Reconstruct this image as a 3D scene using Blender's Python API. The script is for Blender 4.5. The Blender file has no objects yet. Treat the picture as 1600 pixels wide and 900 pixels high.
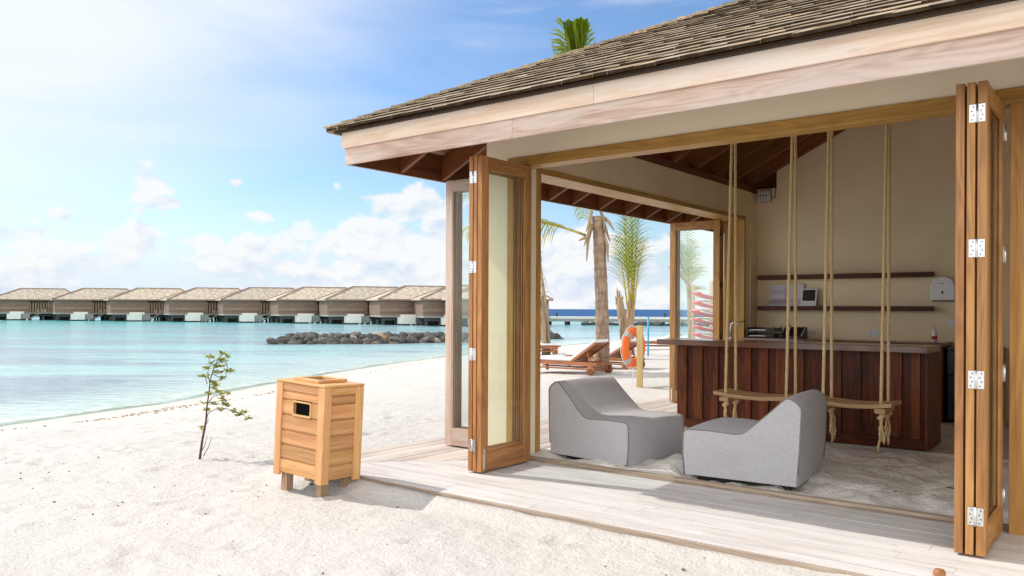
import bpy, bmesh, math, random
import numpy as np
from mathutils import Vector, Matrix, Euler

random.seed(7); rng = np.random.default_rng(7)
R = math.radians
SC = bpy.context.scene
COL = SC.collection

# ------------------------------------------------------------------ camera, sky, sun, exposure
cam_d = bpy.data.cameras.new("camera"); cam = bpy.data.objects.new("camera", cam_d); COL.objects.link(cam)
cam_d.sensor_width = 36; cam_d.lens = 28.575; cam_d.shift_y = 0.0203
cam_d.clip_start = 0.05; cam_d.clip_end = 20000
cam.matrix_world = Matrix.Translation((0, 0, 1.4)) @ Matrix.Rotation(R(38.1), 4, 'Z') @ Matrix.Rotation(R(90), 4, 'X') @ Matrix.Rotation(R(0.26), 4, 'Z')
SC.camera = cam

SUN_EL, SUN_AZ = 44.0, 191.0          # azimuth in the ground plane, degrees from +X
sd = Vector((math.cos(R(SUN_AZ)) * math.cos(R(SUN_EL)), math.sin(R(SUN_AZ)) * math.cos(R(SUN_EL)), math.sin(R(SUN_EL))))
sun_d = bpy.data.lights.new("sun", 'SUN'); sun_d.energy = 2.3; sun_d.angle = R(0.5); sun_d.color = (1.0, 0.945, 0.87)
sun = bpy.data.objects.new("sun", sun_d); COL.objects.link(sun)
sun.rotation_euler = (-sd).to_track_quat('-Z', 'Y').to_euler(); sun.location = sd * 60

SC.view_settings.view_transform = 'Standard'; SC.view_settings.look = 'None'
SC.view_settings.exposure = 0.68; SC.view_settings.gamma = 1.0
try: SC.view_settings.use_curve_mapping = False
except Exception: pass
SC.render.engine = 'CYCLES'
SC.cycles.max_bounces = 10; SC.cycles.diffuse_bounces = 6; SC.cycles.transparent_max_bounces = 24
SC.cycles.glossy_bounces = 4; SC.cycles.caustics_reflective = False; SC.cycles.caustics_refractive = False


class G:
    """small node-graph helper"""
    def __init__(s, tree): s.t = tree; s.n = tree.nodes; s.l = tree.links
    def new(s, typ, **kw):
        n = s.n.new(typ)
        for k, v in kw.items(): setattr(n, k, v)
        return n
    def put(s, sock, v):
        if hasattr(v, 'is_output') or isinstance(v, bpy.types.NodeSocket): s.l.new(v, sock)
        elif isinstance(v, (tuple, list)) and sock.type == 'RGBA' and len(v) == 3: sock.default_value = (*v, 1)
        else: sock.default_value = v
    def math(s, op, a, b=0.0, c=0.0, clamp=False):
        n = s.new('ShaderNodeMath', operation=op, use_clamp=clamp)
        s.put(n.inputs[0], a); s.put(n.inputs[1], b); s.put(n.inputs[2], c); return n.outputs[0]
    def vmath(s, op, a, b=(0, 0, 0)):
        n = s.new('ShaderNodeVectorMath', operation=op); s.put(n.inputs[0], a); s.put(n.inputs[1], b)
        return n.outputs['Value'] if op in ('DOT_PRODUCT', 'LENGTH') else n.outputs[0]
    def mix(s, f, a, b, mode='MIX'):
        n = s.new('ShaderNodeMix', data_type='RGBA', blend_type=mode)
        s.put(n.inputs[0], f); s.put(n.inputs[6], a); s.put(n.inputs[7], b); return n.outputs[2]
    def noise(s, vec, scale, detail=4, rough=0.55, dist=0.0, dim='3D'):
        n = s.new('ShaderNodeTexNoise', noise_dimensions=dim)
        s.put(n.inputs['Vector'], vec); s.put(n.inputs['Scale'], scale); s.put(n.inputs['Detail'], detail)
        s.put(n.inputs['Roughness'], rough); s.put(n.inputs['Distortion'], dist); return n.outputs[0]
    def voro(s, vec, scale, feature='F1', out=0, rnd=1.0):
        n = s.new('ShaderNodeTexVoronoi', feature=feature); s.put(n.inputs['Vector'], vec); s.put(n.inputs['Scale'], scale)
        s.put(n.inputs['Randomness'], rnd); return n.outputs[out]
    def ramp(s, f, stops, interp='LINEAR'):
        n = s.new('ShaderNodeValToRGB'); s.put(n.inputs[0], f); e = n.color_ramp.elements; n.color_ramp.interpolation = interp
        while len(e) < len(stops): e.new(0.5)
        for i, (p, c) in enumerate(stops):
            e[i].position = p; e[i].color = (*c, 1) if not isinstance(c, (int, float)) else (c, c, c, 1)
        return n.outputs[0]
    def smooth(s, v, lo, hi):
        n = s.new('ShaderNodeMapRange', interpolation_type='SMOOTHSTEP'); s.put(n.inputs[0], v); s.put(n.inputs[1], lo); s.put(n.inputs[2], hi)
        return n.outputs[0]
    def mapping(s, vec, scale=(1, 1, 1), loc=(0, 0, 0), rot=(0, 0, 0)):
        n = s.new('ShaderNodeMapping'); s.put(n.inputs[0], vec); n.inputs[1].default_value = loc; n.inputs[2].default_value = rot
        n.inputs[3].default_value = scale; return n.outputs[0]
    def attr(s, name, out='Fac'):
        return s.new('ShaderNodeAttribute', attribute_name=name).outputs[out]
    def sep(s, v):
        n = s.new('ShaderNodeSeparateXYZ'); s.put(n.inputs[0], v); return n.outputs
    def comb(s, x, y, z):
        n = s.new('ShaderNodeCombineXYZ'); s.put(n.inputs[0], x); s.put(n.inputs[1], y); s.put(n.inputs[2], z); return n.outputs[0]
    def hsv(s, c, h=.5, sat=1.0, v=1.0):
        n = s.new('ShaderNodeHueSaturation'); s.put(n.inputs['Color'], c); s.put(n.inputs['Hue'], h); s.put(n.inputs['Saturation'], sat); s.put(n.inputs['Value'], v)
        return n.outputs[0]
    def bump(s, h, strength=.3, dist=.01, normal=None):
        n = s.new('ShaderNodeBump'); s.put(n.inputs['Height'], h); s.put(n.inputs['Strength'], strength); s.put(n.inputs['Distance'], dist)
        if normal is not None: s.put(n.inputs['Normal'], normal)
        return n.outputs[0]


# ---- world: Nishita sky with a broken bank of fair-weather cumulus and thin high veil (all by direction)
w = bpy.data.worlds.new("World"); SC.world = w; w.use_nodes = True
g = G(w.node_tree); g.n.clear()
sky = g.new('ShaderNodeTexSky', sky_type='NISHITA'); sky.sun_disc = False
sky.sun_elevation = R(SUN_EL)
sky.sun_rotation = R(90 - SUN_AZ)      # Nishita measures clockwise from +Y
sky.altitude = 0; sky.air_density = 1.0; sky.dust_density = 0.6; sky.ozone_density = 3.0
D = g.new('ShaderNodeTexCoord').outputs['Generated']
fwv = (math.cos(R(128.1)), math.sin(R(128.1)), 0); rtv = (math.sin(R(128.1)), -math.cos(R(128.1)), 0)
az = g.math('ARCTAN2', g.vmath('DOT_PRODUCT', D, rtv), g.vmath('DOT_PRODUCT', D, fwv))     # compass angle, radians, 0 = out to sea
el = g.math('ARCSINE', g.sep(D)[2])
def AE(px, py):                        # compass angle and height of a cloud seen in the photograph
    a = math.atan((px - 800) / 1270); return a, math.atan((482.5 - py) / 1270 * math.cos(a))
P0 = g.comb(az, g.math('MULTIPLY', el, 1.5), 3.7)
warp = g.noise(P0, 9.0, 3, .5)
P1 = g.vmath('ADD', P0, g.comb(g.math('MULTIPLY', g.math('SUBTRACT', warp, .5), .05), g.math('MULTIPLY', g.math('SUBTRACT', warp, .5), -.03), 0))
def field(P, e):
    n1 = g.noise(P, 13.0, 9, .56)
    # bank: dense below ~5 degrees, fading out by ~10
    base = g.math('MULTIPLY_ADD', g.smooth(e, .125, .04), .30, -.155)
    return g.math('ADD', n1, base)
blobs = [(640, 318, 62, 34, .40), (600, 365, 90, 32, .30), (690, 350, 60, 60, .30), (545, 350, 40, 25, .22), (405, 336, 46, 15, .30), (480, 350, 34, 28, .24),
         (205, 225, 52, 34, .26), (235, 275, 38, 46, .25), (268, 318, 22, 10, .2), (100, 337, 22, 12, .33), (368, 288, 20, 9, .27), (425, 301, 24, 10, .2), (523, 287, 14, 22, .22),
         (210, 372, 34, 22, .22), (318, 372, 22, 24, .22), (30, 368, 50, 24, .25), (120, 180, 60, 30, .15), (890, 400, 60, 70, .28), (1090, 360, 25, 30, .3), (1075, 410, 14, 8, .2)]
bl = None
for (px, py, sx, sy, amp) in blobs:
    a0, e0 = AE(px, py)
    k = math.cos(a0) ** 2
    q = g.math('ADD', g.math('POWER', g.math('MULTIPLY', g.math('SUBTRACT', az, a0), 1270 / (sx * k)), 2.0),
               g.math('POWER', g.math('MULTIPLY', g.math('SUBTRACT', el, e0), 1270 / (sy * math.cos(a0))), 2.0))
    b = g.math('MULTIPLY', g.math('POWER', 2.718, g.math('MULTIPLY', q, -.8)), amp)
    bl = b if bl is None else g.math('MAXIMUM', bl, b)
front = g.smooth(g.vmath('DOT_PRODUCT', D, fwv), .2, .4)
bl = g.math('MULTIPLY', bl, front)
f0 = g.math('ADD', field(P1, el), bl)
P2 = g.vmath('ADD', P1, (-.006, .016, 0))          # a step up and towards the sun
f1 = g.math('ADD', field(P2, g.math('ADD', el, .010)), bl)
cum = g.smooth(f0, .545, .640)
shade = g.math('MULTIPLY_ADD', g.math('SUBTRACT', f0, f1), 6.0, .66, clamp=True)
ccol = g.mix(shade, (3.9, 4.5, 5.3), (5.5, 5.55, 5.6))
# thin veil: bright around the sun (left of the view) and wisps across the top
vn = g.noise(g.mapping(P0, (1.0, 2.6, 1)), 3.2, 6, .55, .8)
sunward = g.smooth(g.vmath('DOT_PRODUCT', D, tuple(sd)), .54, .80)
sunward = g.math('MULTIPLY', sunward, g.math('MULTIPLY_ADD', g.smooth(el, .03, .2), .5, .5))
veil = g.math('MULTIPLY', g.math('ADD', sunward, g.math('MULTIPLY', g.math('SUBTRACT', vn, .5), .7)), 1.0, clamp=True)
high = g.math('MULTIPLY', g.smooth(el, .22, .42), g.smooth(vn, .42, .68))
veil = g.math('MAXIMUM', veil, g.math('MULTIPLY', high, .75))
haze = g.math('MULTIPLY', g.smooth(el, .14, .0), .42)
skyc = g.mix(1.0, g.hsv(sky.outputs[0], .5, 1.08, .90), (.93, .97, 1.02), 'MULTIPLY')
c1 = g.mix(g.math('MULTIPLY', veil, .88), skyc, (5.6, 5.75, 6.0))
c1 = g.mix(haze, c1, (3.1, 3.9, 4.9))
c1 = g.mix(g.math('MULTIPLY', g.smooth(el, .10, .0), .8), c1, (4.3, 4.9, 5.7))
c2 = g.mix(g.math('MULTIPLY', cum, .93), c1, ccol)
# unseen bright cloud added behind the viewpoint as fill for facade and interior
over = g.math('MULTIPLY', g.math('MULTIPLY', g.smooth(g.vmath('DOT_PRODUCT', D, fwv), .30, -.15), g.math('MULTIPLY_ADD', vn, .5, .7), clamp=True), g.smooth(el, 1.15, .55))
c2 = g.mix(over, c2, (11.8, 11.6, 11.2))
bg = g.new('ShaderNodeBackground'); g.put(bg.inputs[0], c2); bg.inputs[1].default_value = 0.11
g.l.new(bg.outputs[0], g.new('ShaderNodeOutputWorld').inputs[0])

# ------------------------------------------------------------------ mesh builder
ORG = {}
def V(*a): return Vector(a)
class MB:
    def __init__(s): s.v = []; s.f = []; s.uv = []; s.t = []; s.sm = []; s.mi = {}
    def add(s, verts, faces, uvs=None, tint=None, smooth=False):
        o = len(s.v); s.v += [tuple(p) for p in verts]
        tint = random.random() if tint is None else tint
        s.t += [tint] * len(verts)
        for i, f in enumerate(faces):
            s.f.append([o + k for k in f]); s.sm.append(smooth)
            s.uv.append(uvs[i] if uvs else [(verts[k][0], verts[k][2]) for k in f])
        return s
    def hexa(s, c, tint=None, axis=None):
        """eight corners c[ix*4+iy*2+iz]; grain follows the longest edge"""
        c = [Vector(p) for p in c]
        L = [(c[4] - c[0]).length, (c[2] - c[0]).length, (c[1] - c[0]).length]
        k = max(range(3), key=lambda i: L[i]) if axis is None else axis
        o2 = [i for i in range(3) if i != k]
        ru, rv = random.uniform(0, 50), random.uniform(0, 50)
        def loc(i):
            d = ((i >> 2) & 1, (i >> 1) & 1, i & 1); return [d[j] * L[j] for j in range(3)]
        F = [(0, 1, 3, 2), (4, 6, 7, 5), (0, 4, 5, 1), (2, 3, 7, 6), (0, 2, 6, 4), (1, 5, 7, 3)]
        uvs = []
        for f in F:
            q = [loc(i) for i in f]
            uvs.append([(p[k] + ru, p[o2[0]] + p[o2[1]] + rv) for p in q])
        # orient outward
        n = (c[4] - c[0]).cross(c[2] - c[0])
        if n.dot(c[1] - c[0]) < 0: F = [tuple(reversed(f)) for f in F]; uvs = [list(reversed(u)) for u in uvs]
        return s.add(c, F, uvs, tint)
    def box(s, x0, x1, y0, y1, z0, z1, M=None, tint=None, axis=None):
        c = [Vector((x, y, z)) for x in (x0, x1) for y in (y0, y1) for z in (z0, z1)]
        if M is not None: c = [M @ p for p in c]
        return s.hexa(c, tint, axis)
    def beam(s, a, b, wd, ht, up=(0, 0, 1), tint=None):
        a = Vector(a); b = Vector(b); d = (b - a).normalized(); u = Vector(up)
        sd_ = d.cross(u).normalized(); u = sd_.cross(d).normalized()
        c = [p + sd_ * (i * wd / 2) + u * (j * ht / 2) for p in (a, b) for i in (-1, 1) for j in (-1, 1)]
        return s.hexa(c, tint, 0)
    def tube(s, pts, rad, n=8, cap=True, tint=None):
        pts = [Vector(p) for p in pts]; N = len(pts)
        if not hasattr(rad, '__len__'): rad = [rad] * N
        ring = []; t0 = (pts[1] - pts[0]).normalized()
        ref = Vector((0, 0, 1)) if abs(t0.z) < .9 else Vector((1, 0, 0))
        a = t0.cross(ref).normalized(); dist = 0; vs = []; us = []
        for i, p in enumerate(pts):
            t = (pts[min(i + 1, N - 1)] - pts[max(i - 1, 0)]).normalized()
            a = (a - t * a.dot(t)).normalized(); b = t.cross(a)
            if i: dist += (p - pts[i - 1]).length
            us.append(dist)
            for k in range(n):
                th = 2 * math.pi * k / n; vs.append(p + (a * math.cos(th) + b * math.sin(th)) * rad[i])
        fs = []; uvs = []; ro = random.uniform(0, 30)
        for i in range(N - 1):
            for k in range(n):
                k2 = (k + 1) % n; fs.append((i * n + k, i * n + k2, (i + 1) * n + k2, (i + 1) * n + k))
                c0 = 2 * math.pi * rad[i] / n
                uvs.append([(us[i] + ro, k * c0), (us[i] + ro, (k + 1) * c0), (us[i + 1] + ro, (k + 1) * c0), (us[i + 1] + ro, k * c0)])
        if cap:
            fs.append(tuple(reversed(range(n)))); uvs.append([(0, 0)] * n)
            fs.append(tuple((N - 1) * n + k for k in range(n))); uvs.append([(0, 0)] * n)
        return s.add(vs, fs, uvs, tint, True)
    def prism(s, poly, h0, h1, M=None, tint=None):
        """polygon in the local XY plane extruded along local Z"""
        n = len(poly); vs = [Vector((x, y, h)) for h in (h0, h1) for x, y in poly]
        area = sum(poly[i][0] * poly[(i + 1) % n][1] - poly[(i + 1) % n][0] * poly[i][1] for i in range(n))
        fs = [tuple(reversed(range(n))), tuple(range(n, 2 * n))] + [(i, (i + 1) % n, n + (i + 1) % n, n + i) for i in range(n)]
        if area < 0: fs = [tuple(reversed(f)) for f in fs]
        ru = random.uniform(0, 40)
        uvs = [[(vs[k].x + ru, vs[k].y + vs[k].z) for k in f] for f in fs]
        if M is not None: vs = [M @ p for p in vs]
        return s.add(vs, fs, uvs, tint)
    def lathe(s, prof, M=None, n=24, tint=None):
        vs = []; fs = []; m = len(prof)
        for i in range(n):
            th = 2 * math.pi * i / n
            for r, z in prof: vs.append(Vector((r * math.cos(th), r * math.sin(th), z)))
        for i in range(n):
            j = (i + 1) % n
            for k in range(m - 1): fs.append((i * m + k, j * m + k, j * m + k + 1, i * m + k + 1))
        fs.append(tuple(i * m + m - 1 for i in range(n))); fs.append(tuple(reversed([i * m for i in range(n)])))
        if M is not None: vs = [M @ p for p in vs]
        return s.add(vs, fs, None, tint, True)
    def build(s, name, mat, parent=None, bevel=0, local=False, angle=None):
        me = bpy.data.meshes.new(name)
        off = Vector((0, 0, 0)) if (parent is None or local) else ORG[parent.name]
        me.from_pydata([Vector(p) - off for p in s.v], [], s.f)
        uvl = me.uv_layers.new(name="UVMap")
        uvl.data.foreach_set('uv', [c for f in s.uv for p in f for c in p])
        at = me.attributes.new("tint", 'FLOAT', 'POINT'); at.data.foreach_set('value', s.t)
        me.polygons.foreach_set('use_smooth', s.sm)
        for mm in (mat if isinstance(mat, (list, tuple)) else [mat]): me.materials.append(mm)
        for k_, i_ in s.mi.items(): me.polygons[k_].material_index = i_
        o = bpy.data.objects.new(name, me); COL.objects.link(o)
        if parent is not None: o.parent = parent
        ORG[o.name] = off
        if bevel:
            m = o.modifiers.new("bevel", 'BEVEL'); m.width = bevel; m.segments = 2; m.limit_method = 'ANGLE'; m.angle_limit = R(40)
        me.update(); return o

def tag(o, label=None, cat=None, group=None, kind=None):
    if label: o['label'] = label
    if cat: o['category'] = cat
    if group: o['group'] = group
    if kind: o['kind'] = kind
    return o
def thing(name, label, cat, loc=(0, 0, 0), rotz=0, group=None):
    o = bpy.data.objects.new(name, None); COL.objects.link(o); o.location = loc; o.rotation_euler = (0, 0, rotz)
    o.empty_display_size = .2; ORG[o.name] = Vector(loc); return tag(o, label, cat, group)
def copy_tree(o, parent=None):
    c = o.copy(); COL.objects.link(c); c.parent = parent; ORG[c.name] = ORG.get(o.name, V(0, 0, 0))
    for ch in list(o.children): copy_tree(ch, c)
    return c

# ------------------------------------------------------------------ materials
def mat(name, fn):
    m = bpy.data.materials.new(name); m.use_nodes = True; gg = G(m.node_tree); gg.n.clear()
    out = gg.new('ShaderNodeOutputMaterial'); b = gg.new('ShaderNodeBsdfPrincipled')
    r = fn(gg, b); gg.l.new(r if r is not None else b.outputs[0], out.inputs[0]); return m
def uvc(g): return g.new('ShaderNodeTexCoord').outputs['UV']
def pos(g): return g.new('ShaderNodeNewGeometry').outputs['Position']
def plain(name, col, rough=.6, metal=0, spec=.5, var=0.0, coat=0):
    def fn(g, b):
        c = col
        if var:
            n = g.noise(g.new('ShaderNodeTexCoord').outputs['Object'], 9, 4)
            c = g.mix(g.smooth(n, .3, .7), tuple(x * (1 - var) for x in col), tuple(min(1, x * (1 + var)) for x in col))
        g.put(b.inputs['Base Color'], c); b.inputs['Roughness'].default_value = rough; b.inputs['Metallic'].default_value = metal
        b.inputs['Specular IOR Level'].default_value = spec; b.inputs['Coat Weight'].default_value = coat
    return mat(name, fn)
def wood(name, dark, light, rough=.55, grain=1.0, var=.25, spec=.4, coat=0, weather=None, knots=False, wamt=.5, cath=.5):
    """planks: fine streaks and broad cathedral figure along U, each board with its own tone"""
    def fn(g, b):
        uv = uvc(g); t = g.attr('tint')
        u = g.vmath('ADD', uv, g.comb(g.math('MULTIPLY', t, 37.0), g.math('MULTIPLY', t, 11.0), 0))
        fine = g.noise(g.mapping(u, (2.2, 70, 1)), 1.0, 5, .65)
        mid = g.noise(g.mapping(u, (.9, 14, 1)), 1.0, 4, .55, .5)
        figm = g.noise(g.mapping(u, (.55, 5.0, 1)), 1.0, 2, .5, .3)
        fig = g.math('PINGPONG', g.math('MULTIPLY', figm, 13.0 * grain), .5)
        fig = g.math('MULTIPLY', fig, 2.0)
        k = g.math('ADD', g.math('MULTIPLY', fine, .55), g.math('MULTIPLY', mid, .65))
        k = g.math('ADD', k, g.math('MULTIPLY', g.math('SUBTRACT', fig, .5), .32 * cath))
        f = g.smooth(k, .30, .85)
        c = g.mix(f, dark, light)
        if knots:
            kv = g.voro(g.mapping(u, (1.3, 4.5, 1)), 1.0)
            c = g.mix(g.smooth(kv, .11, .02), c, tuple(x * .35 for x in dark))
        if weather:
            wn = g.noise(g.mapping(u, (.8, 5, 1)), 1.2, 5, .6)
            c = g.mix(g.math('MULTIPLY', g.smooth(wn, .38, .66), wamt), c, weather)
        c = g.hsv(c, g.math('MULTIPLY_ADD', g.math('FRACT', g.math('MULTIPLY', t, 7.3)), .016, .492), 1.0,
                  g.math('MULTIPLY_ADD', t, 2 * var, 1 - var))
        g.put(b.inputs['Base Color'], c); b.inputs['Roughness'].default_value = rough
        b.inputs['Specular IOR Level'].default_value = spec; b.inputs['Coat Weight'].default_value = coat; b.inputs['Coat Roughness'].default_value = .25
        g.put(b.inputs['Normal'], g.bump(k, .25, .004))
    return mat(name, fn)

M = {}
M['teak'] = wood('teak', (.24, .098, .027), (.48, .24, .08), .46, var=.15, coat=.1)
M['teak_worn'] = wood('teak_worn', (.40, .26, .19), (.60, .46, .37), .7, var=.1, weather=(.62, .54, .49), wamt=.6)
M['pine'] = wood('pine', (.33, .155, .032), (.56, .315, .085), .45, var=.1, knots=True, coat=.1)
M['cedar'] = wood('cedar', (.43, .195, .07), (.68, .375, .165), .55, var=.2, knots=True, cath=.28)
M['cedar_post'] = wood('cedar_post', (.56, .275, .10), (.78, .46, .205), .5, var=.06)
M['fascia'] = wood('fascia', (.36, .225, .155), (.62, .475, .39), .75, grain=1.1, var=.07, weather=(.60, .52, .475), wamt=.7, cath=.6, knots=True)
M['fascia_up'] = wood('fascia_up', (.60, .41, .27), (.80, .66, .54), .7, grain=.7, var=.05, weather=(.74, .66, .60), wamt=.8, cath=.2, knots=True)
M['deck'] = wood('deck', (.47, .435, .41), (.66, .63, .61), .75, var=.09, weather=(.70, .685, .675), wamt=.65, cath=.35, knots=False)
M['deck_grey'] = wood('deck_grey', (.42, .35, .30), (.63, .55, .49), .75, var=.12, weather=(.66, .61, .57), wamt=.6, cath=.4)
M['deck_edge'] = wood('deck_edge', (.27, .20, .145), (.46, .37, .29), .8, var=.1)
M['mahogany'] = wood('mahogany', (.032, .007, .003), (.17, .043, .015), .42, var=.3, spec=.18, coat=.04)
M['mahogany_top'] = wood('mahogany_top', (.075, .020, .010), (.17, .055, .028), .16, var=.12, spec=.6, coat=.5)
M['shelf'] = wood('shelf', (.05, .014, .008), (.12, .038, .02), .5, var=.1, spec=.2)
M['rafter'] = wood('rafter', (.10, .032, .010), (.24, .085, .026), .5, var=.2)
M['rafter_in'] = wood('rafter_in', (.07, .022, .009), (.15, .05, .02), .55, var=.25)
M['soffit'] = wood('soffit', (.26, .085, .02), (.46, .17, .045), .5, var=.2)
M['ropewood'] = wood('ropewood', (.36, .21, .095), (.60, .40, .21), .55, var=.12)
M['lounger'] = wood('lounger', (.23, .075, .028), (.42, .17, .07), .5, var=.2)
M['post'] = wood('post', (.52, .38, .16), (.68, .54, .27), .7, var=.06)
M['villa_wood'] = wood('villa_wood', (.145, .095, .072), (.31, .215, .17), .85, var=.25)
M['villa_slat'] = wood('villa_slat', (.24, .17, .115), (.40, .30, .21), .85, var=.15)
M['dead'] = wood('dead', (.20, .12, .07), (.46, .33, .21), .9, var=.2)

def f_shingle(g, b):
    uv = uvc(g); t = g.attr('tint')
    n = g.noise(g.mapping(uv, (60, 3.0, 1)), 1.0, 4, .6)
    n2 = g.noise(pos(g), 3.5, 4, .6)
    c = g.mix(g.smooth(n, .3, .7), (.22, .165, .11), (.45, .355, .245))
    c = g.mix(g.math('MULTIPLY', g.smooth(n2, .5, .75), .5), c, (.13, .105, .075))
    t2 = g.math('FRACT', g.math('MULTIPLY', t, 5.7))
    c = g.mix(g.math('MULTIPLY', g.smooth(t2, .86, .95), .6), c, (.115, .085, .055))
    c = g.hsv(c, .5, g.math('MULTIPLY_ADD', t2, .4, .85), g.math('MULTIPLY_ADD', t, .5, .78))
    g.put(b.inputs['Base Color'], c); b.inputs['Roughness'].default_value = .8; b.inputs['Specular IOR Level'].default_value = .25
    g.put(b.inputs['Normal'], g.bump(n, .3, .004))
M['shingle'] = mat('shingle', f_shingle)
def f_thatch(g, b):
    p = g.new('ShaderNodeTexCoord').outputs['Object']
    n = g.noise(p, 2.2, 5, .7); n2 = g.noise(g.mapping(p, (1, 1, 9)), 1.4, 3)
    c = g.mix(g.smooth(n, .32, .66), (.34, .275, .20), (.66, .57, .45))
    c = g.mix(g.math('MULTIPLY', g.smooth(n2, .45, .7), .35), c, (.36, .24, .13))
    oi = g.new('ShaderNodeObjectInfo').outputs['Random']; c = g.hsv(c, .5, g.math('MULTIPLY_ADD', oi, .2, .75), g.math('MULTIPLY_ADD', oi, .2, .85))
    g.put(b.inputs['Base Color'], c); b.inputs['Roughness'].default_value = .9; b.inputs['Specular IOR Level'].default_value = .1
M['villa_roof'] = mat('villa_roof', f_thatch)
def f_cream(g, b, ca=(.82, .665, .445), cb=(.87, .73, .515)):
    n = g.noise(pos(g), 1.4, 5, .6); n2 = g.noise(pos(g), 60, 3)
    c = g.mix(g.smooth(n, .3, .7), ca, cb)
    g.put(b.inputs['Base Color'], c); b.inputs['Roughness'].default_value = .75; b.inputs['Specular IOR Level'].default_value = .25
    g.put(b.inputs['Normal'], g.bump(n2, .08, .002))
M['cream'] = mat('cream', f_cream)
M['cream_bounce'] = mat('cream_bounce', lambda g, b: f_cream(g, b, (.91, .79, .58), (.94, .83, .63)))  # same cream as indoors, lightened to paint in light bounced off the ground
def f_fabric(g, b):
    uv = uvc(g); s = g.sep(uv)
    wv = lambda a, k: g.math('MULTIPLY_ADD', g.math('SINE', g.math('MULTIPLY', a, k)), .5, .5)
    weave = g.math('MULTIPLY', wv(s[0], 480.0), wv(s[1], 480.0))
    slub = g.noise(g.mapping(uv, (30, 260, 1)), 1, 3, .6); slub2 = g.noise(g.mapping(uv, (260, 30, 1)), 1, 3, .6)
    cloud = g.noise(pos(g), 5, 3)
    k = g.math('ADD', g.math('MULTIPLY', g.math('ADD', slub, slub2), .42), g.math('MULTIPLY', weave, .25))
    c = g.mix(g.smooth(k, .25, .75), (.345, .34, .36), (.61, .605, .635))
    c = g.mix(g.math('MULTIPLY', g.smooth(cloud, .45, .75), .12), c, (.30, .27, .25))
    g.put(b.inputs['Base Color'], c); b.inputs['Roughness'].default_value = .9; b.inputs['Specular IOR Level'].default_value = .15
    b.inputs['Sheen Weight'].default_value = .15
    fold = g.noise(pos(g), 7, 3, .5, .6)
    g.put(b.inputs['Normal'], g.bump(g.math('ADD', k, g.math('MULTIPLY', fold, 5.0)), .22, .006))
M['fabric'] = mat('fabric', f_fabric)
M['piping'] = plain('piping', (.20, .195, .20), .85)
def f_sand(tone, dim):
    def fn(g, b):
        p = pos(g)
        n = g.noise(p, .8, 5, .6); n2 = g.noise(p, 42, 4, .7); n3 = g.noise(p, 7, 5, .62)
        c = g.mix(g.smooth(n, .3, .7), tuple(x * .95 for x in tone), tone)
        c = g.mix(g.math('MULTIPLY', g.smooth(n2, .45, .8), .30), c, tuple(x * .66 for x in tone))
        sp = g.voro(p, 13.0); spn = g.noise(p, 2.1, 3)
        c = g.mix(g.math('MULTIPLY', g.smooth(sp, .085, .05), g.smooth(spn, .45, .6)), c, (.27, .22, .17))
        sp2 = g.voro(g.vmath('ADD', p, (3.1, 1.7, 0)), 5.0)
        c = g.mix(g.smooth(sp2, .034, .022), c, (.20, .16, .12))
        wet = g.attr('wet'); c = g.mix(g.math('MULTIPLY', wet, .62), c, (.60, .53, .45))
        g.put(b.inputs['Base Color'], c)
        g.put(b.inputs['Roughness'], g.math('MULTIPLY_ADD', wet, -.35, .9)); b.inputs['Specular IOR Level'].default_value = .2
        h = g.math('ADD', g.math('MULTIPLY', n3, 1.0), g.math('MULTIPLY', n2, .35))
        g.put(b.inputs['Normal'], g.bump(h, g.math('MULTIPLY_ADD', wet, -dim * .8, dim), .045))
    return fn
M['sand'] = mat('sand', f_sand((.63, .60, .565), .8))
M['sand_in'] = mat('sand_in', f_sand((.84, .81, .765), .9))
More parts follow.
